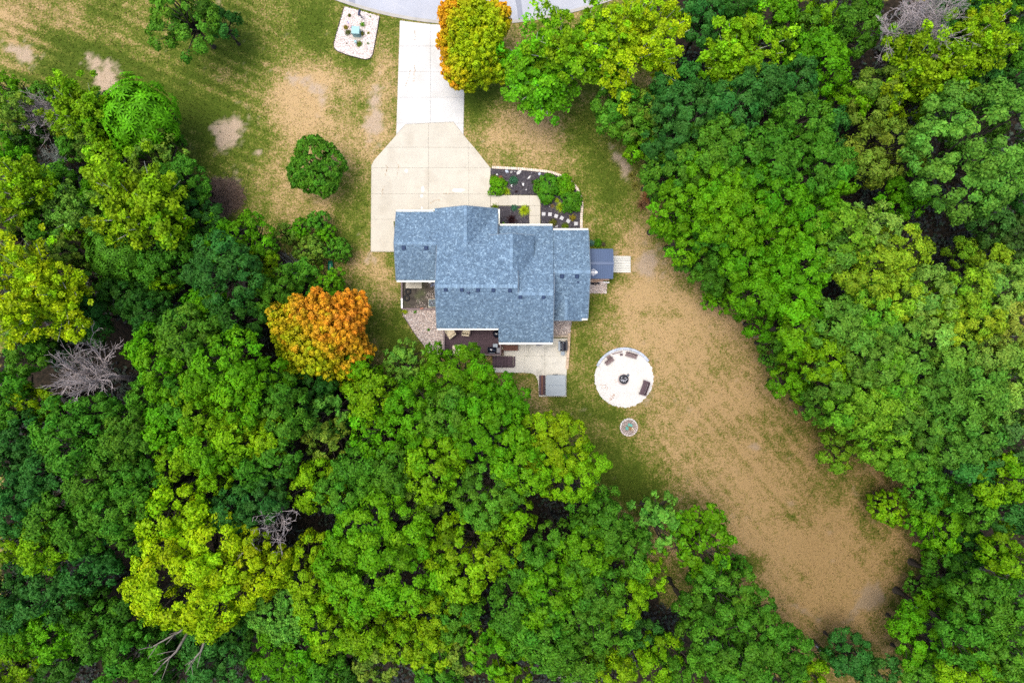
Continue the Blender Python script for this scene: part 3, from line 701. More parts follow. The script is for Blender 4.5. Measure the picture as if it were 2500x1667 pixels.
circ = [(FC[0] + (FR + rng.uniform(-.10, .07)) * math.cos(2 * math.pi * k / 140), FC[1] + (FR + rng.uniform(-.10, .07)) * math.sin(2 * math.pi * k / 140)) for k in range(140)]
sheet('gravel_circle', circ, .035, M['limegravel'], step=.3, h=.02)

# patio
PAT = [(1226, 826), (1388, 826), (1383, 917), (1383, 968), (1315.5, 968), (1314.5, 945), (1313, 930), (1308.6, 918), (1303, 913), (1295.6, 911), (1280, 910), (1205, 909), (1205, 866), (1226, 866)]
pt = thing('patio', None, None, (*W(1300, 880), 0)); tag(pt, kind='structure')
m = MB(); m.prism(WP(PAT), -.1, .012); m.build('slab_base', M['joint'], pt)
slabs(PAT, [1200, 1230, 1280, 1330, 1390], [820, 868, 917, 970], M['patio'], pt, -.1, .05)
# ---------------------------------------------------------------- house
HX, HY = 0, 8
house = thing('house', 'house with blue-grey shingle roofs of many gables, between driveway and patio', 'house', (-1.7, 7.0, 0))
def add_wall(poly, z1, mt='siding', z0=-.1):
    m = MB(); m.prism(poly, z0, z1); return m.build('wall', M[mt], house)
SHCOL = np.array([(.060, .100, .150), (.085, .140, .200), (.118, .190, .265), (.155, .240, .325), (.215, .325, .42), (.31, .44, .54)])
SHCOL = SHCOL * .50 + np.array([.135, .205, .285]) * .50
SHP = np.array([.16, .24, .25, .18, .11, .06])
def roof_plane(poly, zf, up, rng, thick=.16, expo=.145):
    """one pitch: a deck slab and its courses of shingles; up is the unit plan direction the pitch climbs"""
    poly = list(poly)
    a = sum(poly[i - 1][0] * poly[i][1] - poly[i][0] * poly[i - 1][1] for i in range(len(poly)))
    if a < 0: poly = poly[::-1]
    m = MB(); n = len(poly)
    m.add([(x, y, zf(x, y) - .012) for x, y in poly] + [(x, y, zf(x, y) - thick) for x, y in poly],
          [tuple(range(n)), tuple(range(2 * n - 1, n - 1, -1))] + [(i, n + i, n + (i + 1) % n, (i + 1) % n) for i in range(n)])
    deck = m.build('roof', [M['deckroof']], house)
    ux, uy = up; px_, py_ = -uy, ux                     # along the course
    uv = [(x * ux + y * uy, x * px_ + y * py_) for x, y in poly]
    u0, u1 = min(p[0] for p in uv), max(p[0] for p in uv)
    slope = (zf(ux, uy) - zf(0, 0)); run = expo / math.sqrt(1 + slope * slope)
    V = []; F = []; C = []
    k = 0
    while u0 + k * run < u1 - .02:
        ua = u0 + k * run - .005; ub = min(u1, u0 + (k + 1) * run + .03); um = min(u1 - .01, max(u0 + .01, u0 + (k + .5) * run))
        xsn = []
        for i in range(n):
            (a0, b0), (a1, b1) = uv[i - 1], uv[i]
            if (a0 > um) != (a1 > um): xsn.append(b0 + (b1 - b0) * (um - a0) / (a1 - a0))
        xsn.sort()
        for s in range(0, len(xsn) - 1, 2):
            v = xsn[s] - rng.uniform(0, .2); e = xsn[s + 1]
            while v < e - .01:
                w = rng.uniform(.06, .20); va = max(v, xsn[s]); vb = min(v + w, e); v += w
                if vb - va < .02: continue
                lift = rng.choice((.012, .016, .026)); c = SHCOL[rng.choices(range(6), SHP)[0]] * rng.uniform(.9, 1.12)
                b = len(V)
                for (u, vv, dz) in ((ua, va, lift), (ua, vb, lift), (ub, vb, .004), (ub, va, .004), (ua, va, -.006), (ua, vb, -.006)):
                    x = u * ux + vv * px_; y = u * uy + vv * py_; V.append((x, y, zf(x, y) + dz))
                F += [(b, b + 3, b + 2, b + 1), (b + 4, b, b + 1, b + 5)]
                C += [c] * 6
        k += 1
    w = wloc(deck)
    V = np.array(V) - np.array(w)
    Fa = np.array(F)
    # keep faces turned upward
    nrm = np.cross(V[Fa[:, 1]] - V[Fa[:, 0]], V[Fa[:, 2]] - V[Fa[:, 0]])
    flip = (nrm[:, 2] < -1e-6); Fa[flip] = Fa[flip][:, ::-1]
    sh = link('shingles', np_mesh('shingles', V, Fa, M['shingle'], col=np.array(C)), deck)
    sh['kind'] = 'stuff'
    return deck
def ridge_cap(deck, a, b, slope, rng, w=.17, step=.16):
    """overlapping bent cap shingles along a ridge from a to b"""
    a, b = Vector(a), Vector(b); d = (b - a); L = d.length; d.normalize(); s = Vector((-d.y, d.x, 0))
    V = []; F = []; C = []; n = int(L / step)
    for i in range(n):
        p = a + d * (i * step); q = a + d * ((i + 1) * step + .03); c = SHCOL[rng.choice((2, 3, 3, 4))] * rng.uniform(.9, 1.1); bb = len(V)
        for t, h in ((p, .058), (q, .030)):
            for k in (-1, 0, 1): V.append(t + s * (k * w) + Vector((0, 0, h - abs(k) * w * slope)))
        for k in (-1, 0, 1): V.append(p + s * (k * w) + Vector((0, 0, .02 - abs(k) * w * slope)))
        F += [(bb, bb + 3, bb + 4, bb + 1), (bb + 1, bb + 4, bb + 5, bb + 2), (bb, bb + 1, bb + 7, bb + 6), (bb + 1, bb + 2, bb + 8, bb + 7)]
        C += [c] * 9
    V = np.array([tuple(v) for v in V]) - np.array(wloc(deck)); F = np.array(F)
    nrm = np.cross(V[F[:, 1]] - V[F[:, 0]], V[F[:, 2]] - V[F[:, 0]]); fl = nrm[:, 2] < -1e-6; F[fl] = F[fl][:, ::-1]
    o = link('ridge_caps', np_mesh('ridge_caps', V, F, M['shingle'], col=np.array(C)), deck); o['kind'] = 'stuff'
RG = random.Random(21)
zNW = lambda x, y: 6.04 - .4 * (y - 5.16)
zS = lambda x, y: 5.76 + .4 * (y - 4.455)
zNE = lambda x, y: 3.0 + .4 * (11.35 - y)
zLS = lambda x, y: 4.34 - .4 * (9.41 - y)
zRN = lambda x, y: 3.0 + .4 * (10.91 - y)
zRS = lambda x, y: 4.71 - .4 * (6.64 - y)
G1X, G2X, G3X = -4.48, -.05, 5.23
zG1l = lambda x, y: 4.55 - .5 * (G1X - x)
zG1r = lambda x, y: 4.55 - .5 * (x - G1X)
zG2l = lambda x, y: 5.46 - .55 * (G2X - x)
zG2r = lambda x, y: 5.46 - .55 * (x - G2X)
zG3l = lambda x, y: 3.80 - .5 * (G3X - x)
zG3r = lambda x, y: 3.80 - .5 * (x - G3X)
# walls under the eaves
add_wall([(-11.0, 6.4), (-7.0, 6.4), (-7.0, 12.3), (-11.0, 12.3)], 3.0)
add_wall([(-7.2, 9.0), (-1.75, 9.0), (-1.75, 12.6), (-7.2, 12.6)], 3.05)
add_wall([(-6.85, 1.7), (.3, 1.7), (.3, 9.2), (-6.85, 9.2)], 4.30)
add_wall([(-1.0, .35), (3.55, .35), (3.55, 10.9), (-1.0, 10.9)], 3.10)
add_wall([(3.5, 2.7), (7.1, 2.7), (7.1, 10.45), (3.5, 10.45)], 3.05)
add_wall([(3.95, 2.35), (6.5, 2.35), (6.5, 4), (3.95, 4)], 3.05)
def gable_wall(x0, x1, y, z0, xr, zr, d=.14):
    m = MB(); m.add([(x0, y, z0), (x1, y, z0), (xr, y, zr), (x0, y - d, z0), (x1, y - d, z0), (xr, y - d, zr)], [(0, 1, 2), (5, 4, 3), (0, 3, 4, 1), (1, 4, 5, 2), (2, 5, 3, 0)])
    m.build('gable_wall', M['siding'], house)
gable_wall(-7.2, -1.76, 12.6, 3.03, G1X, 4.40); gable_wall(-1.9, 1.8, 9.9, 3.4, G2X, 5.28); gable_wall(3.95, 6.5, 2.49, 2.9, G3X, 3.66)
def side_gable(x, y0, y1, z0, yr, zr):
    m = MB(); d = .12; m.add([(x, y0, z0), (x, y1, z0), (x, yr, zr), (x + d, y0, z0), (x + d, y1, z0), (x + d, yr, zr)], [(0, 2, 1), (3, 4, 5), (0, 1, 4, 3), (1, 2, 5, 4), (2, 0, 3, 5)])
    m.build('gable_wall', M['siding'], house)
side_gable(-11.0, 6.4, 12.3, 2.95, 9.41, 4.18); side_gable(6.98, 2.7, 10.45, 2.95, 6.64, 4.56); side_gable(-6.85, 1.7, 9.0, 4.25, 5.16, 5.88); side_gable(3.43, .35, 10.9, 3.05, 4.455, 5.6)
mm = MB(); mm.box((-.05, 9.0, 4.0), (3.5, 1.85, .9)); mm.build('wall', M['siding'], house)
# roof pitches
nw = roof_plane([(-11.35, 12.72), (-11.35, 9.41), (-7.2, 9.41), (-7.2, 5.16), (.54, 5.16), (.54, 8.4), (-1.4, 9.9), (-1.4, 12.55), (-7.3, 12.55), (-7.3, 12.72)], zNW, (0, -1), RG)
sm = roof_plane([(-7.2, 5.157), (-7.2, 1.28), (-1.3, 1.28), (-1.3, -.10), (3.93, -.10), (3.93, 4.455), (.545, 4.455), (.545, 5.157)], zS, (0, 1), RG)
ne = roof_plane([(.54, 4.458), (3.93, 4.458), (3.98, 11.35), (-1.42, 11.35), (-1.42, 9.4), (.54, 7.6)], zNE, (0, -1), RG)
ls = roof_plane([(-11.35, 6.0), (-7.0, 6.0), (-7.0, 9.407), (-11.35, 9.407)], zLS, (0, 1), RG)
g1l = roof_plane([(G1X, 13.0), (G1X, 8.4), (-7.57, 11.4), (-7.57, 13.0)], zG1l, (1, 0), RG)
g1r = roof_plane([(G1X + .003, 13.0), (-1.39, 13.0), (-1.39, 11.4), (G1X + .003, 8.4)], zG1r, (-1, 0), RG)
g2l = roof_plane([(G2X, 10.2), (G2X, 5.9), (-2.21, 9.0), (-2.21, 10.2)], zG2l, (1, 0), RG)
g2r = roof_plane([(G2X + .003, 10.2), (2.11, 10.2), (2.11, 8.0), (G2X + .003, 5.2)], zG2r, (-1, 0), RG)
rn = roof_plane([(3.90, 10.91), (7.48, 10.91), (7.48, 6.643), (3.90, 6.643)], zRN, (0, -1), RG)
rs_ = roof_plane([(3.90, 6.64), (7.48, 6.64), (7.42, 2.27), (3.90, 2.27)], zRS, (0, 1), RG)
g3l = roof_plane([(G3X, 2.06), (G3X, 4.7), (3.9, 2.6), (3.60, 2.06)], zG3l, (1, 0), RG)
g3r = roof_plane([(G3X + .003, 2.06), (6.83, 2.06), (6.83, 2.4), (G3X + .003, 4.7)], zG3r, (-1, 0), RG)
ridge_cap(nw, (-7.2, 5.16, 6.04), (.54, 5.16, 6.04), .4, RG); ridge_cap(sm, (.60, 4.457, 5.762), (3.93, 4.457, 5.762), .4, RG)
ridge_cap(ls, (-11.35, 9.41, 4.34), (-7.25, 9.41, 4.34), .4, RG); ridge_cap(g1r, (G1X, 13.0, 4.55), (G1X, 8.95, 4.55), .5, RG)
ridge_cap(g2r, (G2X, 10.2, 5.46), (G2X, 6.65, 5.46), .55, RG); ridge_cap(rn, (3.95, 6.642, 4.71), (7.48, 6.642, 4.71), .4, RG)
ridge_cap(g3r, (G3X, 2.06, 3.8), (G3X, 4.4, 3.8), .5, RG)
# trim boards under the rakes
def rake(a, b):
    m = MB(); m.bar(a, b, .05, .17); m.build('rake_board', M['rake'], house)
for x, f in ((-11.39, None),): rake((x, 12.72, 2.90), (x, 9.41, 4.22)); rake((x, 9.40, 4.22), (x, 6.0, 2.86))
rake((-7.24, 9.2, 4.30), (-7.24, 5.17, 5.92)); rake((-7.24, 5.15, 5.92), (-7.24, 1.28, 4.37)); rake((3.97, -.1, 3.82), (3.97, 4.44, 5.64)); rake((3.99, 4.47, 5.64), (4.02, 6.6, 4.80))
rake((7.52, 10.91, 2.90), (7.52, 6.65, 4.60)); rake((7.52, 6.63, 4.60), (7.46, 2.27, 2.86)); rake((.58, 5.15, 5.92), (.58, 6.6, 5.34)); rake((.58, 4.5, 5.66), (.58, 5.14, 5.92))
rake((-7.57, 13.03, 2.90), (-4.49, 13.03, 4.43)); rake((-4.47, 13.03, 4.43), (-1.39, 13.03, 2.90)); rake((-2.21, 10.23, 4.17), (-.06, 10.23, 5.34)); rake((-.04, 10.23, 5.34), (2.11, 10.23, 4.17))
rake((3.62, 2.03, 2.90), (5.22, 2.03, 3.69)); rake((5.24, 2.03, 3.69), (6.83, 2.03, 2.90)); rake((-1.355, 9.6, 4.1), (-1.355, 12.55, 2.97)); rake((-1.26, -.1, 3.82), (-1.26, 1.2, 4.34))
# gutters: open channels
def gutter(x0, y0, x1, y1, z, side):
    """channel along an eave; side is the outward direction"""
    g = MB(); w = .15; a = Vector((x0, y0, z)); b = Vector((x1, y1, z)); o = Vector((*side, 0))
    g.bar(a + o * .012 + Vector((0, 0, -.06)), b + o * .012 + Vector((0, 0, -.06)), .016, .12) if abs(side[1]) else g.bar(a + o * .012 + Vector((0, 0, -.06)), b + o * .012 + Vector((0, 0, -.06)), .016, .12)
    g.bar(a + o * w + Vector((0, 0, -.05)), b + o * w + Vector((0, 0, -.05)), .035, .13)
    g.bar(a + o * (w / 2 + .004) + Vector((0, 0, -.085)), b + o * (w / 2 + .004) + Vector((0, 0, -.085)), w - .03, .014)
    d = (b - a).normalized()
    for p in (a - d * .007, b + d * .007): g.box(p + o * (w / 2) + Vector((0, 0, -.05)), (.012 if abs(d.x) > .5 else w, w if abs(d.x) > .5 else .012, .13))
    q = g.build('gutter', M['gutter'], house)
    return q
gutter(-11.33, 12.73, -7.62, 12.73, 2.985, (0, 1)); gutter(-7.59, 12.76, -7.59, 12.98, 2.985, (-1, 0)); gutter(-1.37, 11.5, -1.37, 12.98, 2.985, (1, 0))
gutter(-1.20, 11.36, 3.95, 11.36, 2.985, (0, 1)); gutter(4.05, 10.92, 7.47, 10.92, 2.985, (0, 1)); gutter(-11.33, 5.99, -7.2, 5.99, 2.96, (0, -1))
gutter(-7.18, 1.27, -1.32, 1.27, 4.47, (0, -1)); gutter(-1.27, -.11, 3.91, -.11, 3.925, (0, -1)); gutter(6.86, 2.26, 7.40, 2.26, 2.95, (0, -1)); gutter(6.85, 2.08, 6.85, 2.22, 2.985, (1, 0))
def spout(x, y, z):
    m = MB(); m.box((x, y, z / 2), (.08, .07, z)); m.build('downspout', M['gutter'], house)
for a in ((-11.06, 12.42, 2.9), (-11.06, 6.3, 2.85), (7.16, 10.55, 2.9), (3.62, .27, 3.8), (-6.93, 1.62, 4.3), (7.16, 2.6, 2.85)): spout(*a)
# roof vents and pipes, parts of their pitch
def vent(deck, px, py, zf, s=.30):
    z = 4.5
    for _ in range(4): x, y = W(px, py, z); z = zf(x, y) + .10
    sl = math.atan(.4) * (1 if deck in (ls, sm, rs_) else -1)
    m = MB(); m.at(x, y, z - .1, rx=sl)
    m.prism([(-s * .62, -s * .62), (s * .62, -s * .62), (s * .62, s * .62), (-s * .62, s * .62)], .02, .035)
    m.prism(rrect(0, 0, s, s, .04), .03, .17, bev=.03)
    m.build('roof_vent', M['vent'], deck)
for px, py in ((985.4, 604.5), (1040.3, 605)): vent(ls, px, py, zLS, .33)
for px, py in ((1088, 706.5), (1127.4, 707.2), (1167, 707.7), (1204.5, 708.3), (1244.8, 709)): vent(sm, px, py, zS)
for px, py in ((1270.4, 724.2), (1327, 724.8)): vent(sm, px, py, zS)
for px, py in ((1372.3, 674), (1408.6, 674.4)): vent(rs_, px, py, zRS, .32)
for deck, px, py, zf, r in ((sm, 1143.5, 713.5, zS, .09), (rs_, 1412, 688, zRS, .06)):
    x, y = W(px, py, 5); z = zf(x, y); x, y = W(px, py, z + .2); z = zf(x, y)
    m = MB(); m.lathe([(r * 1.9, 0), (r * 1.7, .03), (r, .06), (r, .32), (r * .7, .325)], 12, (x, y, z)); m.build('vent_pipe', M['vent'], deck)
# openings on the walls
def window(x, y, z, w, h, face):
    """window in a wall facing +y, -y, -x or +x: frame, panes"""
    fx, fy = face; m = MB()
    def bx(mb, du, dz, su, sz, out, th):
        if fy: mb.box((x + du, y + fy * out, z + dz), (su, th, sz))
        else: mb.box((x + fx * out, y + du, z + dz), (th, su, sz))
    for s in (-1, 1): bx(m, s * (w / 2 + .04), 0, .08, h + .16, .025, .05)
    for s in (-1, 1): bx(m, 0, s * (h / 2 + .04), w, .08, .025, .05)
    bx(m, 0, 0, .05, h, .022, .04)
    f = m.build('window', M['trim'], house)
    for s in (-1, 1):
        p = MB(); bx(p, s * (w / 4 + .006), 0, w / 2 - .045, h, .012, .02); p.build('pane', M['glass'], f)
for a in ((-9.5, 6.4, 1.5, 1.2, 1.2, (0, -1)), (-4.5, 1.7, 1.2, 2.2, 2.0, (0, -1)), (-4.5, 1.7, 3.4, 1.6, 1.1, (0, -1)), (1.3, .35, 1.2, 2.2, 2.0, (0, -1)), (1.3, .35, 2.9, 1.4, .9, (0, -1)), (2.3, 10.9, 1.6, 1.3, 1.3, (0, 1)),
          (5.5, 10.45, 1.6, 1.6, 1.3, (0, 1)), (-.05, 9.93, 4.35, .9, .7, (0, 1)), (5.2, 2.35, 1.6, 1.3, 1.2, (0, -1)), (7.1, 8.5, 1.6, 1.1, 1.2, (1, 0))): window(*a)
def garage_door(x, y, w, h):
    m = MB(); m.box((x, y + .02, h / 2), (w, .04, h)); d = m.build('garage_door', M['door'], house)
    for r in range(4):
        for c in range(int(w / .6)):
            p = MB(); p.box((x - w / 2 + (c + .5) * w / int(w / .6), y + .05, h * (r + .5) / 4), (w / int(w / .6) - .1, .018, h / 4 - .12)); p.build('panel', M['door'], d)
garage_door(-4.5, 12.6, 4.6, 2.2); garage_door(-9.1, 12.3, 2.6, 2.2)
m = MB(); m.box((.55, 10.93, 1.03), (.95, .05, 2.06)); fd = m.build('front_door', M['navybox'], house)
m = MB(); m.box((.93, 10.98, 1.0), (.05, .06, .12)); m.build('handle', M['steel'], fd)

# ---------------------------------------------------------------- lean shed, ramp, planks by the right wall
sx0, sx1 = 7.62, W(1497.3, 0, 2.4)[0]; sy1 = W(0, 607.6, 2.3)[1]; sy0 = W(0, 680.7, 2.2)[1]; syr = W(0, 643, 2.7)[1]
shed = thing('shed', 'small shed with navy ribbed metal roof against the right side of the house', 'shed', ((sx0 + sx1) / 2, syr, 0))
m = MB(); m.prism([(sx0 + .05, sy0 + .2), (sx1 - .15, sy0 + .2), (sx1 - .15, sy1 - .2), (sx0 + .05, sy1 - .2)], 0, 2.22); sw = m.build('wall', M['shedwall'], shed)
m = MB(); m.box((sx1 - .13, syr, 1.0), (.05, 1.5, 1.95)); m.build('door', M['navy'], shed)
for ys_, ze in ((sy1, 2.3), (sy0, 2.2)):
    m = MB(); m.add([(sx0, ys_, ze), (sx1, ys_, ze), (sx1, syr, 2.72), (sx0, syr, 2.72), (sx0, ys_, ze - .05), (sx1, ys_, ze - .05), (sx1, syr, 2.67), (sx0, syr, 2.67)],
                     [(0, 1, 2, 3), (7, 6, 5, 4), (0, 4, 5, 1), (1, 5, 6, 2), (3, 2, 6, 7), (0, 3, 7, 4)])
    if ys_ > syr: m.f = [f[::-1] for f in m.f]
    rf = m.build('roof_panel', M['navy'], shed)
    k = 0; x = sx0 + .06
    while x < sx1:
        r = MB(); r.bar((x, ys_, ze + .016), (x, syr, 2.736), .035, .035); r.build('rib', M['navy'], rf); x += .215
m = MB(); m.bar((sx0, syr, 2.755), (sx1 + .01, syr, 2.755), .26, .03); m.build('ridge_cap', M['navy'], shed)
ramp = thing('ramp', 'pale weathered board ramp leading from the navy shed to the lawn', 'ramp', (*W(1518, 645), 0))
rx0, rx1 = W(1497, 0, .2)[0] - .2, W(1539.5, 0, .1)[0]; ry0, ry1 = W(0, 665.5, .15)[1], W(0, 625, .15)[1]
nb = 10
for i in range(nb):
    y = ry0 + (i + .5) * (ry1 - ry0) / nb; b = MB(); b.bar((rx0, y, .30), (rx1, y, .10), (ry1 - ry0) / nb - .022, .04); b.build('board', M['whitewood'], ramp)
for y in (ry0 + .2, ry1 - .2):
    b = MB(); b.bar((rx0, y, .20), (rx1, y, .03), .08, .12); b.build('joist', M['timber'], ramp)
p0, p1 = W(1440, 683.5, .3), W(1487, 682.8, .3)
m = MB(); m.bar((*p0, .30), (*p1, .30), .17, .05); pk = m.build('timber_plank', M['pinkwood']); tag(pk, 'pinkish timber plank lying beside the navy shed', 'plank')
m = MB(); m.bar((p0[0], p0[1] - .18, .27), (p1[0] - .6, p1[1] - .17, .27), .12, .05); tag(m.build('timber_plank', M['pinkwood']), 'shorter brownish plank tucked under the pinkish one by the shed', 'plank')
q0, q1 = W(1440, 686.6, .15), W(1487.5, 690, .15)
m = MB(); m.bar((*q0, .15), (*q1, .15), .11, .09); tag(m.build('drain_pipe', M['white']), 'long white drain pipe on gravel beside the navy shed', 'pipe')
g0, g1 = W(1438, 691.5, .15), W(1464, 692, .15)
m = MB()
for k, dy in enumerate((-.08, .05)):
    m.tube([(g0[0] + t * (g1[0] - g0[0]), g0[1] + dy + .05 * math.sin(t * 9 + k), .12 + .03 * k) for t in np.linspace(0, 1, 14)], .055, 8)
tag(m.build('coiled_hose', M['black']), 'black corrugated hose on the gravel by the house wall', 'hose')
# antenna fixed above the shed roof
an = thing('antenna', 'white rooftop antenna with short spikes, at the right gable above the shed', 'antenna', (7.56, 6.62, 4.4))
ax, ay = 7.56, W(0, 664.8, 4.4)[1]
m = MB(); m.bar((ax - .02, ay, 4.38), (ax + .66, ay, 4.42), .04, .04); bm_ = m.build('boom', M['white'], an)
for k, L in enumerate((.5, .7, .62, .5, .34, .24)):
    e = MB(); x = ax + .12 + k * .10; e.bar((x, ay - L / 2, 4.43), (x, ay + L / 2, 4.43), .018, .018); e.build('element', M['white'], an)
m = MB(); m.box((ax + .50, ay, 4.43), (.16, .2, .06)); m.build('reflector', M['white'], an)
m = MB(); m.bar((ax + .02, ay, 4.1), (ax + .02, ay, 4.40), .04, .04); m.build('mast', M['white'], an)

# ---------------------------------------------------------------- walled yard on the left
yd = thing('timber_wall', 'low brown timber wall enclosing the dark yard left of the house', 'wall', (*W(983, 720), 0))
for a, b, h in (((982, 686), (982, 728), .30), ((982, 754.5), (1066, 755), .32)):
    p, q = W(*a), W(*b); m = MB(); m.bar((*p, h / 2), (*q, h / 2), .13, h); m.build('timber', M['pinkwood'] if h > .3 else M['timber'], yd)
    m = MB(); m.bar((*p, h + .02), (*q, h + .02), .17, .045); m.build('cap_board', M['rail'], yd)
p, q = W(982.2, 728.5), W(982.6, 753); m = MB(); m.bar((*p, .2), (*q, .2), .17, .40); m.build('post_board', M['white'], yd)
cp = MB(); cp.prism(WP([(991, 681), (1030, 681), (1030, 704.5), (991, 704)]), .03, .13, bev=.012); tag(cp.build('stoop', M['concrete']), kind='structure')
for (px, py), lb in (((996.5, 712), 'upper of two old black tyres lying in the walled yard'), ((993.5, 728), 'lower of two old black tyres lying in the walled yard')):
    x, y = W(px, py); m = MB()
    n, k = 20, 8; vs = []; fs = []
    for i in range(n):
        a = 2 * math.pi * i / n
        for j in range(k):
            b = 2 * math.pi * j / k; r = .25 + .09 * math.cos(b); vs.append((x + r * math.cos(a), y + r * math.sin(a), .17 + .085 * math.sin(b)))
    for i in range(n):
        for j in range(k): fs.append((i * k + j, ((i + 1) % n) * k + j, ((i + 1) % n) * k + (j + 1) % k, i * k + (j + 1) % k))
    m.add(vs, fs); tag(m.build('tyre', M['rubber'], smooth=True), lb, 'tyre', 'old tyres in the walled yard')
ac = thing('air_conditioner', 'grey-blue square air conditioner with round fan grille beside house', 'air conditioner', (*W(1055, 741), 0))
x, y = W(1054.5, 739.5, .8)
m = MB(); m.prism(rrect(x, y, .68, .68, .10), .08, .76, bev=.02); m.build('body', M['acgreen'], ac)
m = MB(); m.lathe([(.27, .762), (.31, .765), (.31, .80), (.27, .80), (.27, .77)], 24, (x, y, 0), cap=False); m.build('fan_ring', M['acgreen'], ac)
m = MB(); m.lathe([(.26, .764), (.26, .768), (.02, .769)], 24, (x, y, 0)); m.build('fan_well', M['black'], ac)
for k in range(4):
    m = MB(); m.at(x, y, .785, rz=k * math.pi / 2 + .5); m.box((.14, 0, 0), (.2, .12, .012), rx=.35); m.build('fan_blade', M['greymetal'], ac)
m = MB(); m.lathe([(.055, .77), (.055, .815), (.03, .82)], 10, (x, y, 0)); m.build('hub', M['greymetal'], ac)
m = MB(); m.prism(rrect(x, y, .9, .9, .05), .04, .09); m.build('base_pad', M['concrete'], ac)
hr = thing('hose_reel', 'white wall hose reel with loose blue and white hose beside house', 'hose reel', (*W(1051, 692), 0))
x, y = W(1050, 690, .5); m = MB(); m.box((x, y + .1, .6), (.1, .34, .06)); m.box((x, y - .06, .6), (.3, .07, .08)); m.build('bracket', M['white'], hr)
m = MB(); x, y = W(1056, 697)
m.tube([(x + .25 * math.sin(t * 7) * (1 - t * .3), y + .17 * math.cos(t * 5) + .1 * t, .14 + .02 * math.sin(t * 9)) for t in np.linspace(0, 2, 40)], .022, 6); m.build('hose', mat('blue_hose', (.22, .27, .45), .5), hr)
x, y = W(1031, 753.5); m = MB(); m.at(x, y, .36, rz=.2); m.prism(rrect(0, 0, .34, .16, .04), 0, .12, bev=.02); tag(m.build('broken_brick', M['redrock']), 'red-brown brick lying on the timber wall of the yard', 'brick')

# edging along the left gravel bed and the gravel island
def edging(name, pts, label, step=.5, h=.1, z=0, mt='edging'):
    t = thing(name, label, 'edging', (*W(*pts[0]), 0)); q = resample(WP(pts), step)
    for a, b in zip(q, q[1:]):
        m = MB(); m.bar((*a, h / 2 + z), (*b, h / 2 + z), .05, h); m.build('strip', M[mt], t)
edging('bed_edging', [(982.5, 757), (983.5, 770), (993.5, 785), (1007.5, 807), (1021.5, 827), (1034, 842)], 'dark edging strip along the slanting gravel bed left of the deck')
edging('bed_edging', [(841, 17), (831, 50), (821, 85), (814.6, 110), (815.2, 117.5), (821.5, 125.2), (850, 136), (888, 146), (897.5, 146.2), (905.6, 142.5), (909.8, 136), (914, 115), (922, 72), (927, 41)], 'thin dark edging around the pale gravel island near the road')
# block edging of the front garden bed, each block a part
gw = thing('garden_wall', 'curved edging of pale tan blocks round the front garden bed', 'edging', (*W(1400, 470), 0))
bm_ = MB(); bm_.prism(rrect(0, 0, .172, .27, .02, n=2), 0, .20, bev=.015); blk = bm_.mesh('wall_block', mats=[M['wallblock']])
q = resample(WP(EDGE), .188); g0 = wloc(gw); rr = random.Random(4)
for a, b in zip(q, q[1:]):
    an_ = math.atan2(b[1] - a[1], b[0] - a[0])
    link('wall_block', blk, gw, (a[0] - g0.x + (b[0] - a[0]) / 2, a[1] - g0.y + (b[1] - a[1]) / 2, rr.uniform(-.012, .006)), (0, 0, an_ + rr.uniform(-.03, .03)))

# ---------------------------------------------------------------- deck, stairs and patio furniture
dk = thing('deck', 'dark brown board deck behind the house, partly under the bright green tree', 'deck', (*W(1150, 835), 0))
ZD = .75
dx0, dx1 = W(1085.5, 0, ZD)[0], W(1223, 0, ZD)[0]; dyt = 1.68; dyb = W(0, 866.5, ZD)[1]
y = dyt; 
while y > dyb + .05:
    b = MB(); b.box(((dx0 + dx1) / 2, y - .066, ZD - .02), (dx1 - dx0, .122, .04)); b.build('deck_board', M['deck'], dk); y -= .134
m = MB(); m.prism([(dx0 + .05, dyb + .05), (dx1 - .05, dyb + .05), (dx1 - .05, dyt), (dx0 + .05, dyt)], 0, ZD - .06); m.build('substructure', M['deck'], dk)
def railing(a, b, n):
    d = (Vector(b) - Vector(a))
    m = MB(); m.bar((a[0], a[1], ZD + .95), (b[0], b[1], ZD + .95), .13, .045); m.build('top_rail', M['rail'], dk)
    m = MB(); m.bar((a[0], a[1], ZD + .12), (b[0], b[1], ZD + .12), .06, .05); m.build('bottom_rail', M['rail'], dk)
    for i in range(n + 1):
        x = a[0] + d.x * i / n; y = a[1] + d.y * i / n; m = MB(); m.box((x, y, ZD + .5), (.05, .05, .84)); m.build('baluster', M['rail'], dk)
railing((dx0 + .03, 1.6), (dx0 + .03, dyb + .05), 12); railing((dx0 + .1, dyb + .04), (dx1, dyb + .04), 24); railing((dx1 - .03, dyb + .1), (dx1 - .03, -.25), 8)
st = thing('stairs', 'narrow brown wooden stringer stair along the right side of the deck', 'stairs', (*W(1226.5, 852), 0))
for k in range(4):
    y = W(0, 842 + k * 7.5)[1]; m = MB(); m.box((W(1226.6, 0)[0], y, .60 - .15 * k), (.27, .29, .05)); m.build('tread', M['timber'] if k % 2 else M['chest'], st)
for px in (1224.4, 1229):
    m = MB(); m.bar((W(px, 0)[0], W(0, 839)[1], .55), (W(px, 0)[0], W(0, 868)[1], .08), .05, .2); m.build('stringer', M['chest'], st)
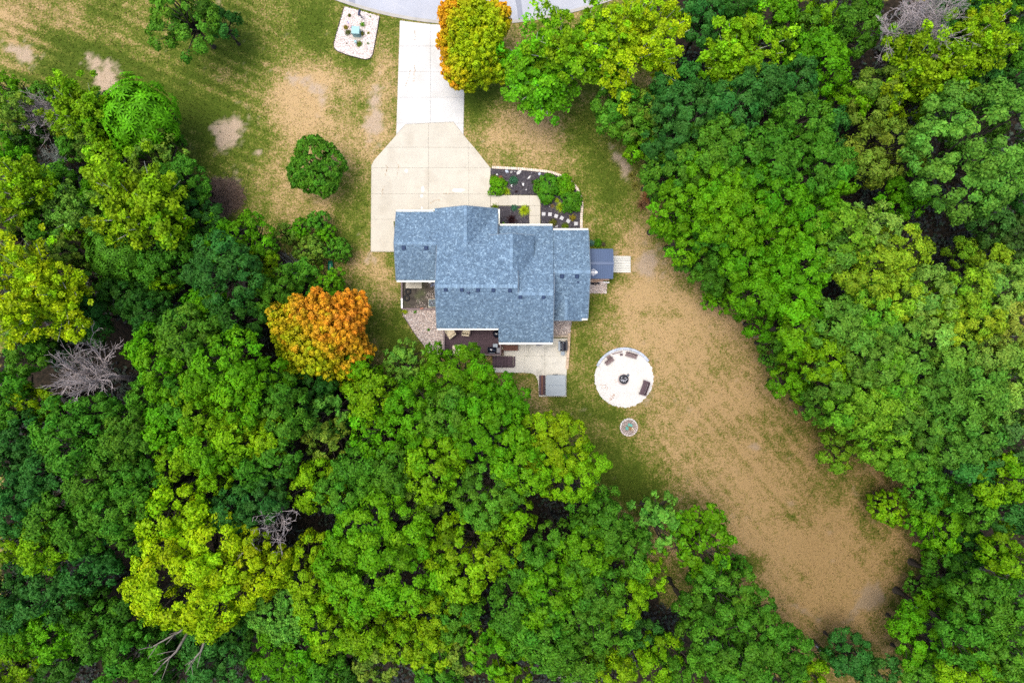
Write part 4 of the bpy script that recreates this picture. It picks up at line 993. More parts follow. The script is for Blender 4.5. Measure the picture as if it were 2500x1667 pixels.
def chair(name, label, x, y, z, rz, w=.8, d=.85):
    t = thing(name, label, 'chair', (x, y, z), 'cream cushioned chairs on the deck')
    def part(nm, fn, mt, bev=0):
        m = MB(); m.at(x, y, z, rz=rz); fn(m); return m.build(nm, M[mt], t, bevel=bev)
    part('seat_cushion', lambda m: m.prism(rrect(0, .0, w - .08, d - .1, .09), .30, .44, bev=.035), 'cream')
    part('back_cushion', lambda m: m.box((0, -d * .46, .62), (w - .08, .15, .62), rx=.35), 'cream', .03)
    for s in (-1, 1):
        part('armrest', lambda m: m.box((s * w * .49, 0, .55), (.07, d * .9, .04)), 'rail')
        for f in (-1, 1): part('leg', lambda m: m.box((s * w * .47, f * d * .4, .26), (.05, .05, .54)), 'rail')
    return t
chair('lounge_chair', 'cream lounge chair at the left end of the deck', *W(1096.5, 808.5, 1.2), ZD, R(38), .95, 1.2)
chair('lounge_chair', 'cream chair second along the deck under the eave', *W(1138.5, 806, 1.2), ZD, R(-8), .85, .95)
x, y = W(1120, 852, 1.4)
um = thing('patio_table', 'cream covered deck table half hidden by the bright green tree', 'table', (x, y, ZD))
m = MB(); m.at(x, y, 0, rz=.12); m.prism(rrect(0, 0, 1.25, .85, .1), ZD + .62, ZD + .70, bev=.03); m.build('tabletop', M['cream'], um)
for sx in (-1, 1):
    for sy in (-1, 1): m = MB(); m.at(x, y, 0, rz=.12); m.box((sx * .5, sy * .3, ZD + .31), (.06, .06, .62)); m.build('leg', M['rail'], um)
x, y = W(1212.5, 815, 1.6)
ck = thing('kettle_barbecue', 'black kettle barbecue at the right end of the deck, under the roof edge', 'barbecue', (x, y, ZD))
m = MB(); m.lathe([(.05, .45), (.24, .52), (.36, .66), (.38, .74)], 20, (x, y, ZD)); m.build('bowl', M['blackgloss'], ck, smooth=True)
m = MB(); m.lathe([(.385, .745), (.36, .86), (.24, .97), (.06, 1.01)], 20, (x, y, ZD)); m.build('lid', M['blackgloss'], ck, smooth=True)
m = MB(); m.bar((x - .08, y, ZD + 1.04), (x + .08, y, ZD + 1.04), .03, .03); m.build('handle', M['white'], ck)
for k in range(3): a = 2.1 * k; m = MB(); m.bar((x + .1 * math.cos(a), y + .1 * math.sin(a), ZD + .5), (x + .3 * math.cos(a), y + .3 * math.sin(a), ZD), .03, .03); m.build('leg', M['steel'], ck)
x, y = W(1201, 854, 1.6)
gr = thing('gas_grill', 'black gas grill with grey side shelf on the deck corner by the tree', 'grill', (x, y, ZD))
m = MB(); m.prism(rrect(x, y, .95, .58, .05), ZD + .1, ZD + .75); m.build('cabinet', M['black'], gr)
m = MB()
m.tube([(x - .42, y, ZD + .78), (x + .42, y, ZD + .78)], .29, 14); m.build('lid', M['blackgloss'], gr, smooth=True)
m = MB(); m.box((x + .33, y + .42, ZD + .80), (.46, .36, .05)); m.build('side_shelf', M['greymetal'], gr)
m = MB(); m.box((x + .68, y - .05, ZD + .72), (.4, .5, .04)); m.build('side_shelf', M['navybox'], gr)
m = MB(); m.bar((x - .3, y - .32, ZD + .86), (x + .3, y - .32, ZD + .86), .03, .03); m.build('handle', M['greymetal'], gr)
m = MB(); m.lathe([(.05, 1.07), (.06, 1.085), (.01, 1.09)], 10, (x - .1, y + .02, ZD)); m.build('gauge', M['white'], gr)
bx = thing('storage_bench', 'red-brown slatted wooden chest on the patio against the house', 'chest', (*W(1246, 849), .05))
c0 = W(1247, 849, .5)
for k in range(5):
    m = MB(); m.box((c0[0], c0[1] + (k - 2) * .118, .52), (1.48, .108, .04)); m.build('slat', M['chest'], bx)
m = MB(); m.box((c0[0], c0[1], .28), (1.40, .52, .44)); m.build('body', M['chest'], bx)
lp = thing('step_platform', 'dark slatted platform with lower step on the patio below the deck', 'platform', (*W(1232, 883), .05))
for k in range(13):
    xx = W(1204, 0, .4)[0] + k * .158; a, b = W(0, 869.5, .4)[1], W(0, 893, .4)[1]; m = MB(); m.box((xx, (a + b) / 2, .40), (.146, a - b, .04)); m.build('slat', M['deck'], lp)
m = MB(); m.prism([W(1204, 872), W(1252, 872), W(1252, 892), W(1204, 892)], .05, .37); m.build('base', M['deck'], lp)
m = MB(); m.prism([W(1253.5, 870), W(1257.5, 870), W(1257.5, 894), W(1253.5, 894)], .05, .24); m.build('tread', M['deck'], lp)
m = MB(); m.prism([W(1204, 893.5), W(1255, 893.5), W(1255, 896.8), W(1204, 896.8)], .05, .22); m.build('tread', M['deck'], lp)
tb = thing('hot_tub', 'square hot tub under a grey folding cover at the patio corner', 'hot tub', (*W(1357, 941), 0))
tc = W(1356.6, 940.7, .95); tw = 49.2 * (70 - .95) / FPX; th = 51 * (70 - .95) / FPX
m = MB(); m.prism(rrect(tc[0], tc[1], tw - .1, th - .1, .2), .05, .80); m.build('cabinet', M['tubside'], tb)
for s in (1, -1):
    full = rrect(tc[0], tc[1], tw, th, .24, n=7)
    half = [(x, y) for x, y in full if (y - tc[1]) * s > 0]
    half = clip(full, -99, 99, tc[1] + .012, 99) if s > 0 else clip(full, -99, 99, -99, tc[1] - .012)
    m = MB(); m.prism(half, .80, .93, bev=.03); m.build('cover_half', M['tubcover'], tb)
m = MB(); m.box((tc[0], tc[1], .87), (tw - .05, .04, .08)); m.build('cover_hinge', M['greymetal'], tb)
m = MB(); m.tube([(tc[0] - .25, tc[1] + th / 2 + .03, .86), (tc[0] + .25, tc[1] + th / 2 + .03, .86)], .03, 8); m.build('handle', M['black'], tb)
hs = thing('tub_step', 'dark board step along the left side of the hot tub', 'step', (*W(1323, 940), 0))
for k in range(3):
    m = MB(); xx = W(1318.5 + 5 * k, 0, .4)[0]; a, b = W(0, 916, .4)[1], W(0, 964, .4)[1]; m.box((xx, (a + b) / 2, .38), (.19, a - b, .04)); m.build('board', M['chest'] if k == 1 else M['deck'], hs)
m = MB(); m.prism([W(1317, 918), W(1330, 918), W(1330, 963), W(1317, 963)], .05, .35); m.build('base', M['deck'], hs)
sk = thing('smoker_grill', 'black barrel smoker with side shelves by the brick wall of the patio', 'smoker', (*W(1374, 846), .05))
sx, sy = W(1374.5, 845, .9)
m = MB(); m.tube([(sx, sy + .48, .82), (sx, sy - .48, .82)], .27, 16); m.build('barrel', M['black'], sk)
for s in (-1, 1):
    m = MB(); m.box((sx + s * .37, sy, .80), (.19, .95, .04)); m.build('side_shelf', M['greymetal'] if s < 0 else M['black'], sk)
    for f in (-1, 1): m = MB(); m.box((sx + s * .40, sy + f * .44, .42), (.05, .05, .74)); m.build('leg', M['steel'], sk)
    m = MB(); m.box((sx + s * .33, sy + .55, .88), (.14, .12, .16)); m.build('post_cap', M['black'], sk)
m = MB(); m.box((sx, sy - .72, .55), (.38, .38, .05)); m.build('front_shelf', M['greymetal'], sk)
for s in (-1, 1): m = MB(); m.box((sx + s * .15, sy - .85, .29), (.04, .04, .5)); m.build('leg', M['steel'], sk)
m = MB(); m.tube([(sx + .02, sy + .35, 1.05), (sx + .02, sy + .35, 1.4)], .06, 10); m.build('chimney', M['steel'], sk)
m = MB(); m.bar((sx - .2, sy - .3, 1.02), (sx - .2, sy + .3, 1.02), .03, .03); m.build('handle', M['greymetal'], sk)
x, y = W(1316, 840.5, .1); m = MB(); m.box((x, y + .0, .09), (.55, .3, .06)); tag(m.build('door_mat', M['navybox']), 'small dark mat at the patio door under the eave', 'mat')
# brick wall of the patio, timber retaining wall above it
bw = thing('brick_wall', 'low tan brick wall along the right edge of the patio', 'wall', (*W(1386, 860), 0))
bm_ = MB(); bm_.box((0, 0, .1), (.20, .26, .19)); bk = bm_.mesh('brick', mats=[M['brick']]); g0 = wloc(bw); rr = random.Random(9)
for row in range(2):
    q = resample(WP([(1389, 818), (1386.5, 862), (1384, 903)]), .215)
    for i, (a, b) in enumerate(zip(q, q[1:])):
        if row == 1 and i > len(q) * .62: continue
        an_ = math.atan2(b[1] - a[1], b[0] - a[0])
        link('brick', bk, bw, (a[0] - g0.x + rr.uniform(-.012, .012), a[1] - g0.y + (row * .1), row * .2 + rr.uniform(-.006, 0)), (0, 0, an_ + rr.uniform(-.03, .03)))
tm = thing('timber_retaining_wall', 'tan timber retaining wall holding the gravel bed above the patio', 'wall', (*W(1367, 822), 0))
for k, (yy, z, h) in enumerate(((820.2, .40, .14), (823, .24, .14))):
    a, b = W(1346, yy, z), W(1388, yy, z); m = MB(); m.bar((*a, z), (*b, z), .15 if k == 0 else .10, h); m.build('beam', M['timber'], tm)

# ---------------------------------------------------------------- fire pit circle
cw = thing('stone_border', 'blue-grey block border round the upper edge of the gravel circle', 'border', (FC[0], FC[1] + FR, 0))
bm_ = MB(); bm_.prism(rrect(0, 0, .335, .26, .03, n=2), 0, .22, bev=.02); bl = bm_.mesh('border_block', mats=[M['greystone']]); g0 = wloc(cw)
for k in range(21):
    a = R(153 - k * 5.75); rad = FR - .02
    link('border_block', bl, cw, (FC[0] + rad * math.cos(a) - g0.x, FC[1] + rad * math.sin(a) - g0.y, rr.uniform(-.02, .01)), (0, 0, a - math.pi / 2 + rr.uniform(-.05, .05)))
fp = thing('fire_pit', 'round steel fire pit ring with ash and logs in the gravel circle', 'fire pit', (*W(1522.6, 926), .04))
x, y = W(1522.6, 925.6, .2)
m = MB(); m.lathe([(.59, .04), (.58, .08), (.50, .085), (.49, .05)], 28, (x - .02, y - .05, 0)); m.build('ash_ring', M['pinkstone'], fp)
m = MB(); m.lathe([(.47, .04), (.485, .34), (.455, .345), (.44, .10)], 28, (x, y, 0)); m.build('steel_ring', M['steel'], fp, smooth=False)
m = MB(); m.lathe([(.44, .06), (.44, .12), (.2, .16), (.02, .17)], 20, (x, y, 0)); m.build('ash_bed', M['charred'], fp)
for k in range(15):
    a = rr.uniform(0, 6.28); r = rr.uniform(0, .30); L = rr.uniform(.12, .3); b = rr.uniform(0, 6.28); cx_, cy_ = x + r * math.cos(a), y + r * math.sin(a)
    m = MB(); m.bar((cx_ - L / 2 * math.cos(b), cy_ - L / 2 * math.sin(b), .22 + rr.uniform(-.02, .03)), (cx_ + L / 2 * math.cos(b), cy_ + L / 2 * math.sin(b), .24 + rr.uniform(-.03, .05)), .07, .06)
    m.build('firewood', M['ash'] if k % 3 else M['charred'], fp)
m = MB(); m.at(x + .43, y + .40, .1, rz=R(45)); m.prism(rrect(0, 0, .28, .22, .03), 0, .16, bev=.02); m.build('air_box', M['steel'], fp)
def bench(label, px, py, L, D, deg, mt, arms=True, backlean=.25, nslat=4):
    """bench whose back is toward local +y; deg turns it"""
    x, y = W(px, py, .4)
    t = thing('bench', label, 'bench', (x, y, .04), 'wooden benches round the fire pit')
    def part(nm, fn, mm=mt):
        m = MB(); m.at(x, y, .04, rz=R(deg)); fn(m); return m.build(nm, M[mm], t)
    for k in range(nslat): part('seat_slat', lambda m: m.box((0, -D / 2 + (k + .5) * D * .8 / nslat, .43), (L, D * .8 / nslat - .015, .035)))
    for k in range(3): part('back_slat', lambda m: m.box((0, D * .38 + k * .035, .54 + k * .13), (L, .03, .11), rx=-backlean))
    for s in (-1, 1):
        part('leg', lambda m: m.box((s * (L / 2 - .06), -D * .38, .21), (.07, .07, .42)))
        part('leg', lambda m: m.bar((s * (L / 2 - .06), D * .30, 0), (s * (L / 2 - .06), D * .48, .88), .07, .07))
        if arms:
            part('armrest', lambda m: m.box((s * (L / 2 + .05), -.02, .64), (.10, D * 1.12, .04)))
            part('arm_post', lambda m: m.box((s * (L / 2 + .05), -D * .42, .33), (.07, .07, .60)))
bench('pale brown bench left of the plank on the upper rim of the gravel circle', 1487.5, 881.5, .95, .44, 37, 'benchwood', False)
bench('plain brown bench right of the plank on the upper rim of the gravel circle', 1541, 867.5, 1.16, .42, -17, 'benchwood', False)
bench('dark brown bench with armrests at the right side of the gravel circle', 1573, 947, 1.30, .62, -109, 'benchdark', True)
x, y = W(1487, 872, .4); tt = thing('side_table', 'small slatted side table behind the pale bench by the gravel circle', 'table', (x, y, .04))
for k in range(3): m = MB(); m.at(x, y, .04, rz=R(37)); m.box((0, (k - 1) * .12, .42), (.42, .10, .03)); m.build('top_slat', M['benchwood'], tt)
for s in (-1, 1): m = MB(); m.at(x, y, .04, rz=R(37)); m.box((s * .16, 0, .2), (.05, .3, .4)); m.build('leg', M['benchwood'], tt)
a, b = W(1494.5, 864.4, .3), W(1519.5, 858, .3); m = MB(); m.bar((*a, .30), (*b, .33), .09, .05); tag(m.build('plank', M['benchwood']), 'narrow brown plank resting along the blue-grey stone border', 'plank')
x, y = W(1517, 865.5, .15); lg = thing('firewood_pile', 'small heap of dark split firewood between the two upper benches', 'firewood', (x, y, .04))
for k in range(5): m = MB(); a = rr.uniform(0, 3.1); m.bar((x - .15 * math.cos(a), y - .15 * math.sin(a), .07 + .05 * k), (x + .15 * math.cos(a), y + .15 * math.sin(a), .09 + .05 * k), .09, .08); m.build('split_log', M['charred'] if k % 2 else M['benchdark'], lg)
rl = MB(); rng = random.Random(8)
for pts in ([(1466, 942), (1474, 938), (1479, 941), (1483, 950)], [(1468, 946), (1480, 944)], [(1489, 972), (1497, 962), (1500, 966)], [(1486, 978), (1494, 974), (1499, 960)]):
    for a in resample(WP(pts), .09):
        rl.box((a[0] + rng.uniform(-.1, .1), a[1] + rng.uniform(-.1, .1), .075), (rng.uniform(.05, .12), rng.uniform(.02, .05), .02), rz=rng.uniform(0, 3))
lf = rl.build('dead_leaves', mat('dead_leaf', (.36, .21, .14), .9, .2, 6)); tag(lf, 'scattered reddish dead leaves on the white gravel circle', 'leaves', kind='stuff')
# little stone ring with a garden ornament
oc = W(1535, 1042.5)
sr = thing('stone_ring', 'small round stone ring on the lawn below the gravel circle', 'stone ring', (oc[0], oc[1], 0))
bm_ = MB(); bm_.prism(rrect(0, 0, .24, .15, .03, n=2), 0, .16, bev=.02); wsb = bm_.mesh('ring_block', mats=[M['whitestone']])
bm_ = MB(); bm_.prism(rrect(0, 0, .24, .15, .03, n=2), 0, .14, bev=.02); psb = bm_.mesh('ring_block', mats=[M['pinkstone']])
for k in range(21):
    a = 2 * math.pi * k / 21; up = 20 < math.degrees(a) < 175
    link('ring_block', wsb if up else psb, sr, (.85 * math.cos(a), .85 * math.sin(a), rr.uniform(-.015, .005)), (0, 0, a + math.pi / 2 + rr.uniform(-.06, .06)))
sheet('gravel_bed', [(oc[0] + .8 * math.cos(2 * math.pi * k / 30), oc[1] + .8 * math.sin(2 * math.pi * k / 30)) for k in range(30)], .04, M['gravelbase'], h=.04)
wl = thing('wishing_well', 'little wooden garden well with two teal boards inside the small stone ring', 'garden ornament', (oc[0], oc[1], .05))
for k in range(7):
    m = MB(); m.at(oc[0] - .02, oc[1] - .02, .05, rz=R(-35)); m.box((-.18 + k * .06, 0, .22), (.05, .34, .40)); m.build('slat', M['woodtan'], wl)
for s in (-1, 1):
    m = MB(); m.at(oc[0] - .02, oc[1] - .02, .05, rz=R(-35)); m.bar((s * .24, 0, 0), (s * .24, .02, .85), .045, .045); m.build('post', M['woodtan'], wl)
m = MB(); m.at(oc[0] - .02, oc[1] - .02, .05, rz=R(-35)); m.bar((-.42, .02, .84), (.42, .02, .84), .05, .05); m.build('beam', M['woodtan'], wl)
for (dx, dy, w, h, rz, rx) in ((-.28, .02, .30, .42, R(-8), .5), (.02, .30, .46, .26, R(-22), -.4)):
    m = MB(); m.at(oc[0] + dx, oc[1] + dy, .72, rz=rz, rx=rx * .6); m.box((0, 0, 0), (w, h, .03)); m.build('teal_panel', M['tealboard'], wl)
m = MB(); m.at(oc[0] + .30, oc[1] - .12, .1, rz=.2); m.prism(rrect(0, 0, .24, .26, .03), 0, .36, bev=.02); bh = m.build('birdhouse', M['cream'], wl)
m = MB(); m.at(oc[0] + .30, oc[1] - .12, .1, rz=.2); m.prism(rrect(0, 0, .07, .07, .03), .362, .366); m.build('entrance_hole', M['black'], bh)
m = MB(); m.bar((oc[0] + .1, oc[1] - .35, .12), (oc[0] + .5, oc[1] - .5, .14), .03, .03); m.build('crank', M['woodtan'], wl)

# ---------------------------------------------------------------- things on the gravel island by the road
tr = thing('utility_box', 'pale teal metal utility box on the gravel island', 'utility box', (*W(867, 88), 0))
x, y = W(867.8, 74, .85)
m = MB(); m.prism(rrect(x, y - .03, .74, .70, .02, n=2, rz=-.06), .08, .80); m.build('cabinet', M['teal'], tr)
m = MB(); m.prism(rrect(x, y, .82, .78, .03, n=2, rz=-.06), .80, .90, bev=.03); m.build('lid', M['teal'], tr)
m = MB(); m.at(x, y - .40, 0, rz=-.06); m.box((0, 0, .62), (.66, .02, .20)); m.build('front_hood', M['tealdark'], tr)
m = MB(); m.at(x, y, 0, rz=-.06); m.box((.40, -.05, .45), (.02, .55, .5)); m.build('side_door', M['tealdark'], tr)
m = MB(); m.prism(rrect(x, y - .1, 1.0, 1.0, .03, n=2, rz=-.06), .03, .10); m.build('base_pad', M['concrete'], tr)
pd = thing('cable_pedestal', 'small white cable pedestal below the utility box', 'pedestal', (*W(868, 103.5), 0))
x, y = W(868, 102.5, .4); m = MB(); m.prism(rrect(x, y, .20, .22, .03), .03, .45); m.build('post', M['white'], pd); m = MB(); m.prism(rrect(x, y, .25, .27, .04), .45, .52, bev=.03); m.build('cap', M['teal'], pd)
mb_ = thing('mailbox', 'dark navy mailbox on a post at the edge of the gravel island', 'mailbox', (*W(876, 44), 0))
x, y = W(876.8, 31, 1.15); a = R(-10)
m = MB(); m.at(x, y, 1.02, rz=a); n = 10; hw = .105
pr = [(-hw, 0), (hw, 0), (hw, .12)] + [(hw * math.cos(R(180 * k / 8)), .12 + hw * math.sin(R(180 * k / 8))) for k in range(1, 8)] + [(-hw, .12)]
m.add([(p, -.30, q) for p, q in pr] + [(p, .30, q) for p, q in pr], [tuple(range(len(pr))), tuple(range(2 * len(pr) - 1, len(pr) - 1, -1))] + [(i, len(pr) + i, len(pr) + (i + 1) % len(pr), (i + 1) % len(pr)) for i in range(len(pr))])
m.build('box', M['navybox'], mb_)
m = MB(); m.at(x, y, 1.02, rz=a); m.box((hw + .012, -.1, .2), (.012, .06, .12)); m.build('signal_flag', M['redpaint'], mb_)
m = MB(); m.at(x, y, 0, rz=a); m.box((0, .0, .51), (.09, .09, 1.0)); m.build('post', M['greymetal'], mb_)
m = MB(); m.at(x, y, 0, rz=a); m.bar((0, -.05, .6), (0, -.26, .98), .05, .05); m.build('brace', M['greymetal'], mb_)
fl = thing('garden_flag', 'small striped garden flag leaning beside the utility box', 'flag', (*W(858, 66), 0))
fx, fy = W(852, 60.5, .6); ang = R(124)
m = MB(); m.tube([(*W(858.5, 66.5), 0), (fx + .02, fy - .02, .85)], .012, 6); m.build('pole', M['steel'], fl)
ux, uy = math.cos(ang), math.sin(ang)
def fq(nm, s0, s1, t0, t1, mt, dz):
    p = MB(); q = []
    for s, t in ((s0, t0), (s1, t0), (s1, t1), (s0, t1)):
        q.append((fx + ux * s - uy * t * .75, fy + uy * s + ux * t * .75, .62 + dz - t * .6 + .03 * math.sin(s * 12)))
    vs = q + [(a_, b_, c_ - .004) for a_, b_, c_ in q]
    p.add(vs, [(0, 1, 2, 3), (7, 6, 5, 4), (0, 4, 5, 1), (1, 5, 6, 2), (2, 6, 7, 3), (3, 7, 4, 0)]); p.build(nm, M[mt], fl)
for k in range(13): fq('stripe', -.30, .30, -.13 + .02 * k, -.11 + .02 * k, 'redpaint' if k % 2 == 0 else 'white', 0)
fq('canton', .06, .305, -.13, .01, 'bluepaint', .006)
for i in range(4):
    for j in range(3): fq('star', .085 + i * .055, .105 + i * .055, -.115 + j * .045, -.098 + j * .045, 'white', .011)

# ---------------------------------------------------------------- rocks, pavers in the front bed
def rock(name, label, px, py, r, mt, flat=.6, el=1.0, deg=0, seed=0, group=None):
    b = bmesh.new(); bmesh.ops.create_icosphere(b, subdivisions=2, radius=1); rq = random.Random(seed)
    for v in b.verts:
        d = 1 + rq.uniform(-.16, .16); v.co = Vector((v.co.x * el * d, v.co.y / el ** .5 * d, v.co.z * flat * d))
    me = bpy.data.meshes.new(name); b.to_mesh(me); b.free(); me.materials.append(M[mt])
    return tag(link(name, me, None, (*W(px, py), .03 + r * .25), (0, 0, R(deg)), (r * .8, r * .8, r * .8)), label, 'rock', group)
Z3 = lambda x, y: (1160 + x / 5.2275, 380 + y / 5.2275)
G = 'rocks in the front garden bed'
for i, (x, y, r, mt, el, dg, lb) in enumerate((
    (405, 205, .20, 'bluestone', 1.2, -30, 'blue-grey rock at the upper left of the front bed'), (462, 213, .17, 'rock', 1.1, 20, 'grey-brown rock right of the blue-grey one in the front bed'),
    (508, 207, .07, 'whitestone', 1, 0, 'tiny white stone between the grey and the long pale rock'), (562, 217, .27, 'whitestone', 1.35, 40, 'large long pale rock near the block edging of the front bed'),
    (820, 237, .18, 'bluestone', 1.1, 60, 'pale blue-grey rock alone above the big round bush'), (690, 282, .16, 'whitestone', 1.9, 45, 'slim white stone in the middle of the front bed'),
    (280, 245, .14, 'whitestone', 1, 0, 'white stone beside the reddish plant near the driveway'), (650, 437, .10, 'whitestone', 1, 0, 'small round white stone beside the walkway in front bed'),
    (1243, 455, .16, 'redrock', 1.1, 30, 'reddish rock between the round bushes by the curved edging'), (1083, 495, .11, 'whitestone', 1.3, 15, 'cream stone below the bush pair in the front bed'),
    (1107, 528, .09, 'bluestone', 1, 0, 'little bluish stone below the cream stone in front bed'), (950, 652, .06, 'whitestone', 1, 0, 'tiny white stone left of the spiky plant'), (720, 224, .06, 'whitestone', 1, 0, 'tiny white stone under the block edging, mid bed'),
    (1200, 732, .06, 'whitestone', 1, 0, 'tiny white stone above the row of square pavers'), (863, 848, .06, 'whitestone', 1, 0, 'tiny white stone beside the walkway end'))):
    rock('rock', lb, *Z3(x, y), r, mt, .55, el, dg, i, G)
for x, y, dg, n, lb in ((460, 382, -50, 3, 'white driftwood stick left in the front bed, by the blue-green plant'), (607, 377, 20, 6, 'branching white driftwood in the middle of the front bed'), (932, 585, 70, 4, 'white driftwood right of the walkway in front bed'), (1043, 912, 60, 3, 'white driftwood at the eave below the square pavers')):
    px, py = Z3(x, y); cx_, cy_ = W(px, py); m = MB(); rq = random.Random(x)
    for k in range(n):
        a = R(dg) + rq.uniform(-1.6, 1.6); L = rq.uniform(.1, .24)
        m.tube([(cx_, cy_, .10), (cx_ + L * .5 * math.cos(a), cy_ + L * .5 * math.sin(a), .14), (cx_ + L * math.cos(a + .5), cy_ + L * math.sin(a + .5), .12)], [.035, .028, .014], 5)
    tag(m.build('driftwood', M['white']), lb, 'driftwood', 'white driftwood in the front bed')
bm_ = MB(); bm_.box((0, 0, .03), (.36, .36, .07)); pv = bm_.mesh('stepping_stone', mats=[M['paver']])
for k, (x, y, dg) in enumerate(((874, 748, 0), (954, 752, -6), (1033, 775, -18), (1104, 800, -30), (1187, 838, -34), (1285, 872, 0))):
    o = link('stepping_stone', pv, None, (*W(*Z3(x, y)), .06), (0, 0, R(dg)))
    tag(o, ('square grey paver nearest the walkway in the curved row', 'second square grey paver from the walkway', 'third square grey paver from the walkway', 'fourth square grey paver from the walkway, turned most', 'fifth square grey paver, between two yellow plants', 'last square grey paver beside the block edging')[k], 'paver', 'square pavers in the front bed')
# green barrel, flower heads and logs at the wood edge
x, y = W(806.5, 651, .4); m = MB(); m.at(x, y, .32, rz=R(90)); prof = [(.10, -.62), (.24, -.58), (.27, -.3), (.29, 0), (.27, .3), (.23, .58), (.10, .62)]
vs = []; fs = []; n = 14
for r, z in prof:
    for k in range(n): t = 2 * math.pi * k / n; vs.append((z, r * math.cos(t), r * math.sin(t)))
for i in range(len(prof) - 1):
    for k in range(n): fs.append((i * n + k, i * n + (k + 1) % n, (i + 1) * n + (k + 1) % n, (i + 1) * n + k))
fs += [tuple(range(n - 1, -1, -1)), tuple(range((len(prof) - 1) * n, len(prof) * n))]
m.add(vs, fs); br_ = m.build('barrel', M['greenplastic'], smooth=True); tag(br_, 'glossy green plastic barrel lying under shrubs left of the house', 'barrel')
for (a, b, r, lb) in (((2211, 1459), (2235, 1478), .30, 'grey weathered log at the lower right end of the lawn'), ((1992, 1571), (2003, 1590), .18, 'short grey log among trees at the bottom of the lawn')):
    p, q = W(*a), W(*b); m = MB(); m.tube([(*p, r * .8), ((p[0] + q[0]) / 2 + .05, (p[1] + q[1]) / 2, r * .85), (*q, r * .8)], [r, r * .95, r * .85], 10); tag(m.build('log', M['log']), lb, 'log')
for pts, lb in (([(1810, 785), (1816, 790), (1819, 793)], 'thin pale fallen stick under the right wood edge, upper one'), ([(1838, 824), (1850, 822), (1858, 818)], 'forked pale fallen stick under the right wood edge, lower one')):
    m = MB(); m.tube([(*W(*p), .06) for p in pts], [.03, .025, .015], 5); tag(m.build('fallen_stick', M['palebark']), lb, 'stick')
# ---------------------------------------------------------------- foliage
def unit(v): return v / np.maximum(np.linalg.norm(v, axis=-1, keepdims=True), 1e-9)
def leaves(P, N, size, rng, el=1.5, jit=.55, up=.25, tang=None):
    """one folded leaf quad per point: P centres, N facing, size half lengths"""
    n = len(P)
    N = unit(N + rng.normal(0, jit, (n, 3)) + np.array([0, 0, up]))
    t = tang if tang is not None else rng.normal(0, 1, (n, 3))
    t = unit(t - N * (t * N).sum(1, keepdims=True)); b = np.cross(N, t)
    s = np.asarray(size).reshape(-1, 1) * np.ones((n, 1)); w = s / el
    fold = N * (s * .22)
    V = np.stack([P - t * s, P + b * w + fold * .9, P + t * s - fold, P - b * w + fold * .9], 1).reshape(-1, 3)
    F = np.arange(4 * n).reshape(n, 4)
    return V, F
def sphere_dirs(n, rng):
    return unit(rng.normal(0, 1, (n, 3)))
def dart(P, dmin, limit):
    """thin a cloud so that no two points are closer than dmin"""
    keep = []; cell = {}
    for i, p in enumerate(P):
        k = tuple(np.floor(p / dmin).astype(int)); ok = True
        for dx in (-1, 0, 1):
            for dy in (-1, 0, 1):
                for dz in (-1, 0, 1):
                    for j in cell.get((k[0] + dx, k[1] + dy, k[2] + dz), ()):
                        if ((P[j] - p) ** 2).sum() < dmin * dmin: ok = False
        if ok:
            keep.append(i); cell.setdefault(k, []).append(i)
            if len(keep) >= limit: break
    return np.array(keep)
def limb_mesh(name, base, tips, rng, r0=.16, mt='bark', bend=.3):
    m = MB()
    for t in tips:
        b = np.array(base) + rng.normal(0, .05, 3); q = b + (t - b) * .5 + rng.normal(0, bend, 3) * np.array([1, 1, .5]) + np.array([0, 0, -.15])
        m.tube([b, q, t], [r0, r0 * .5, r0 * .12], 4, cap=False)
    return m.mesh(name, mats=[M[mt]], smooth=True)
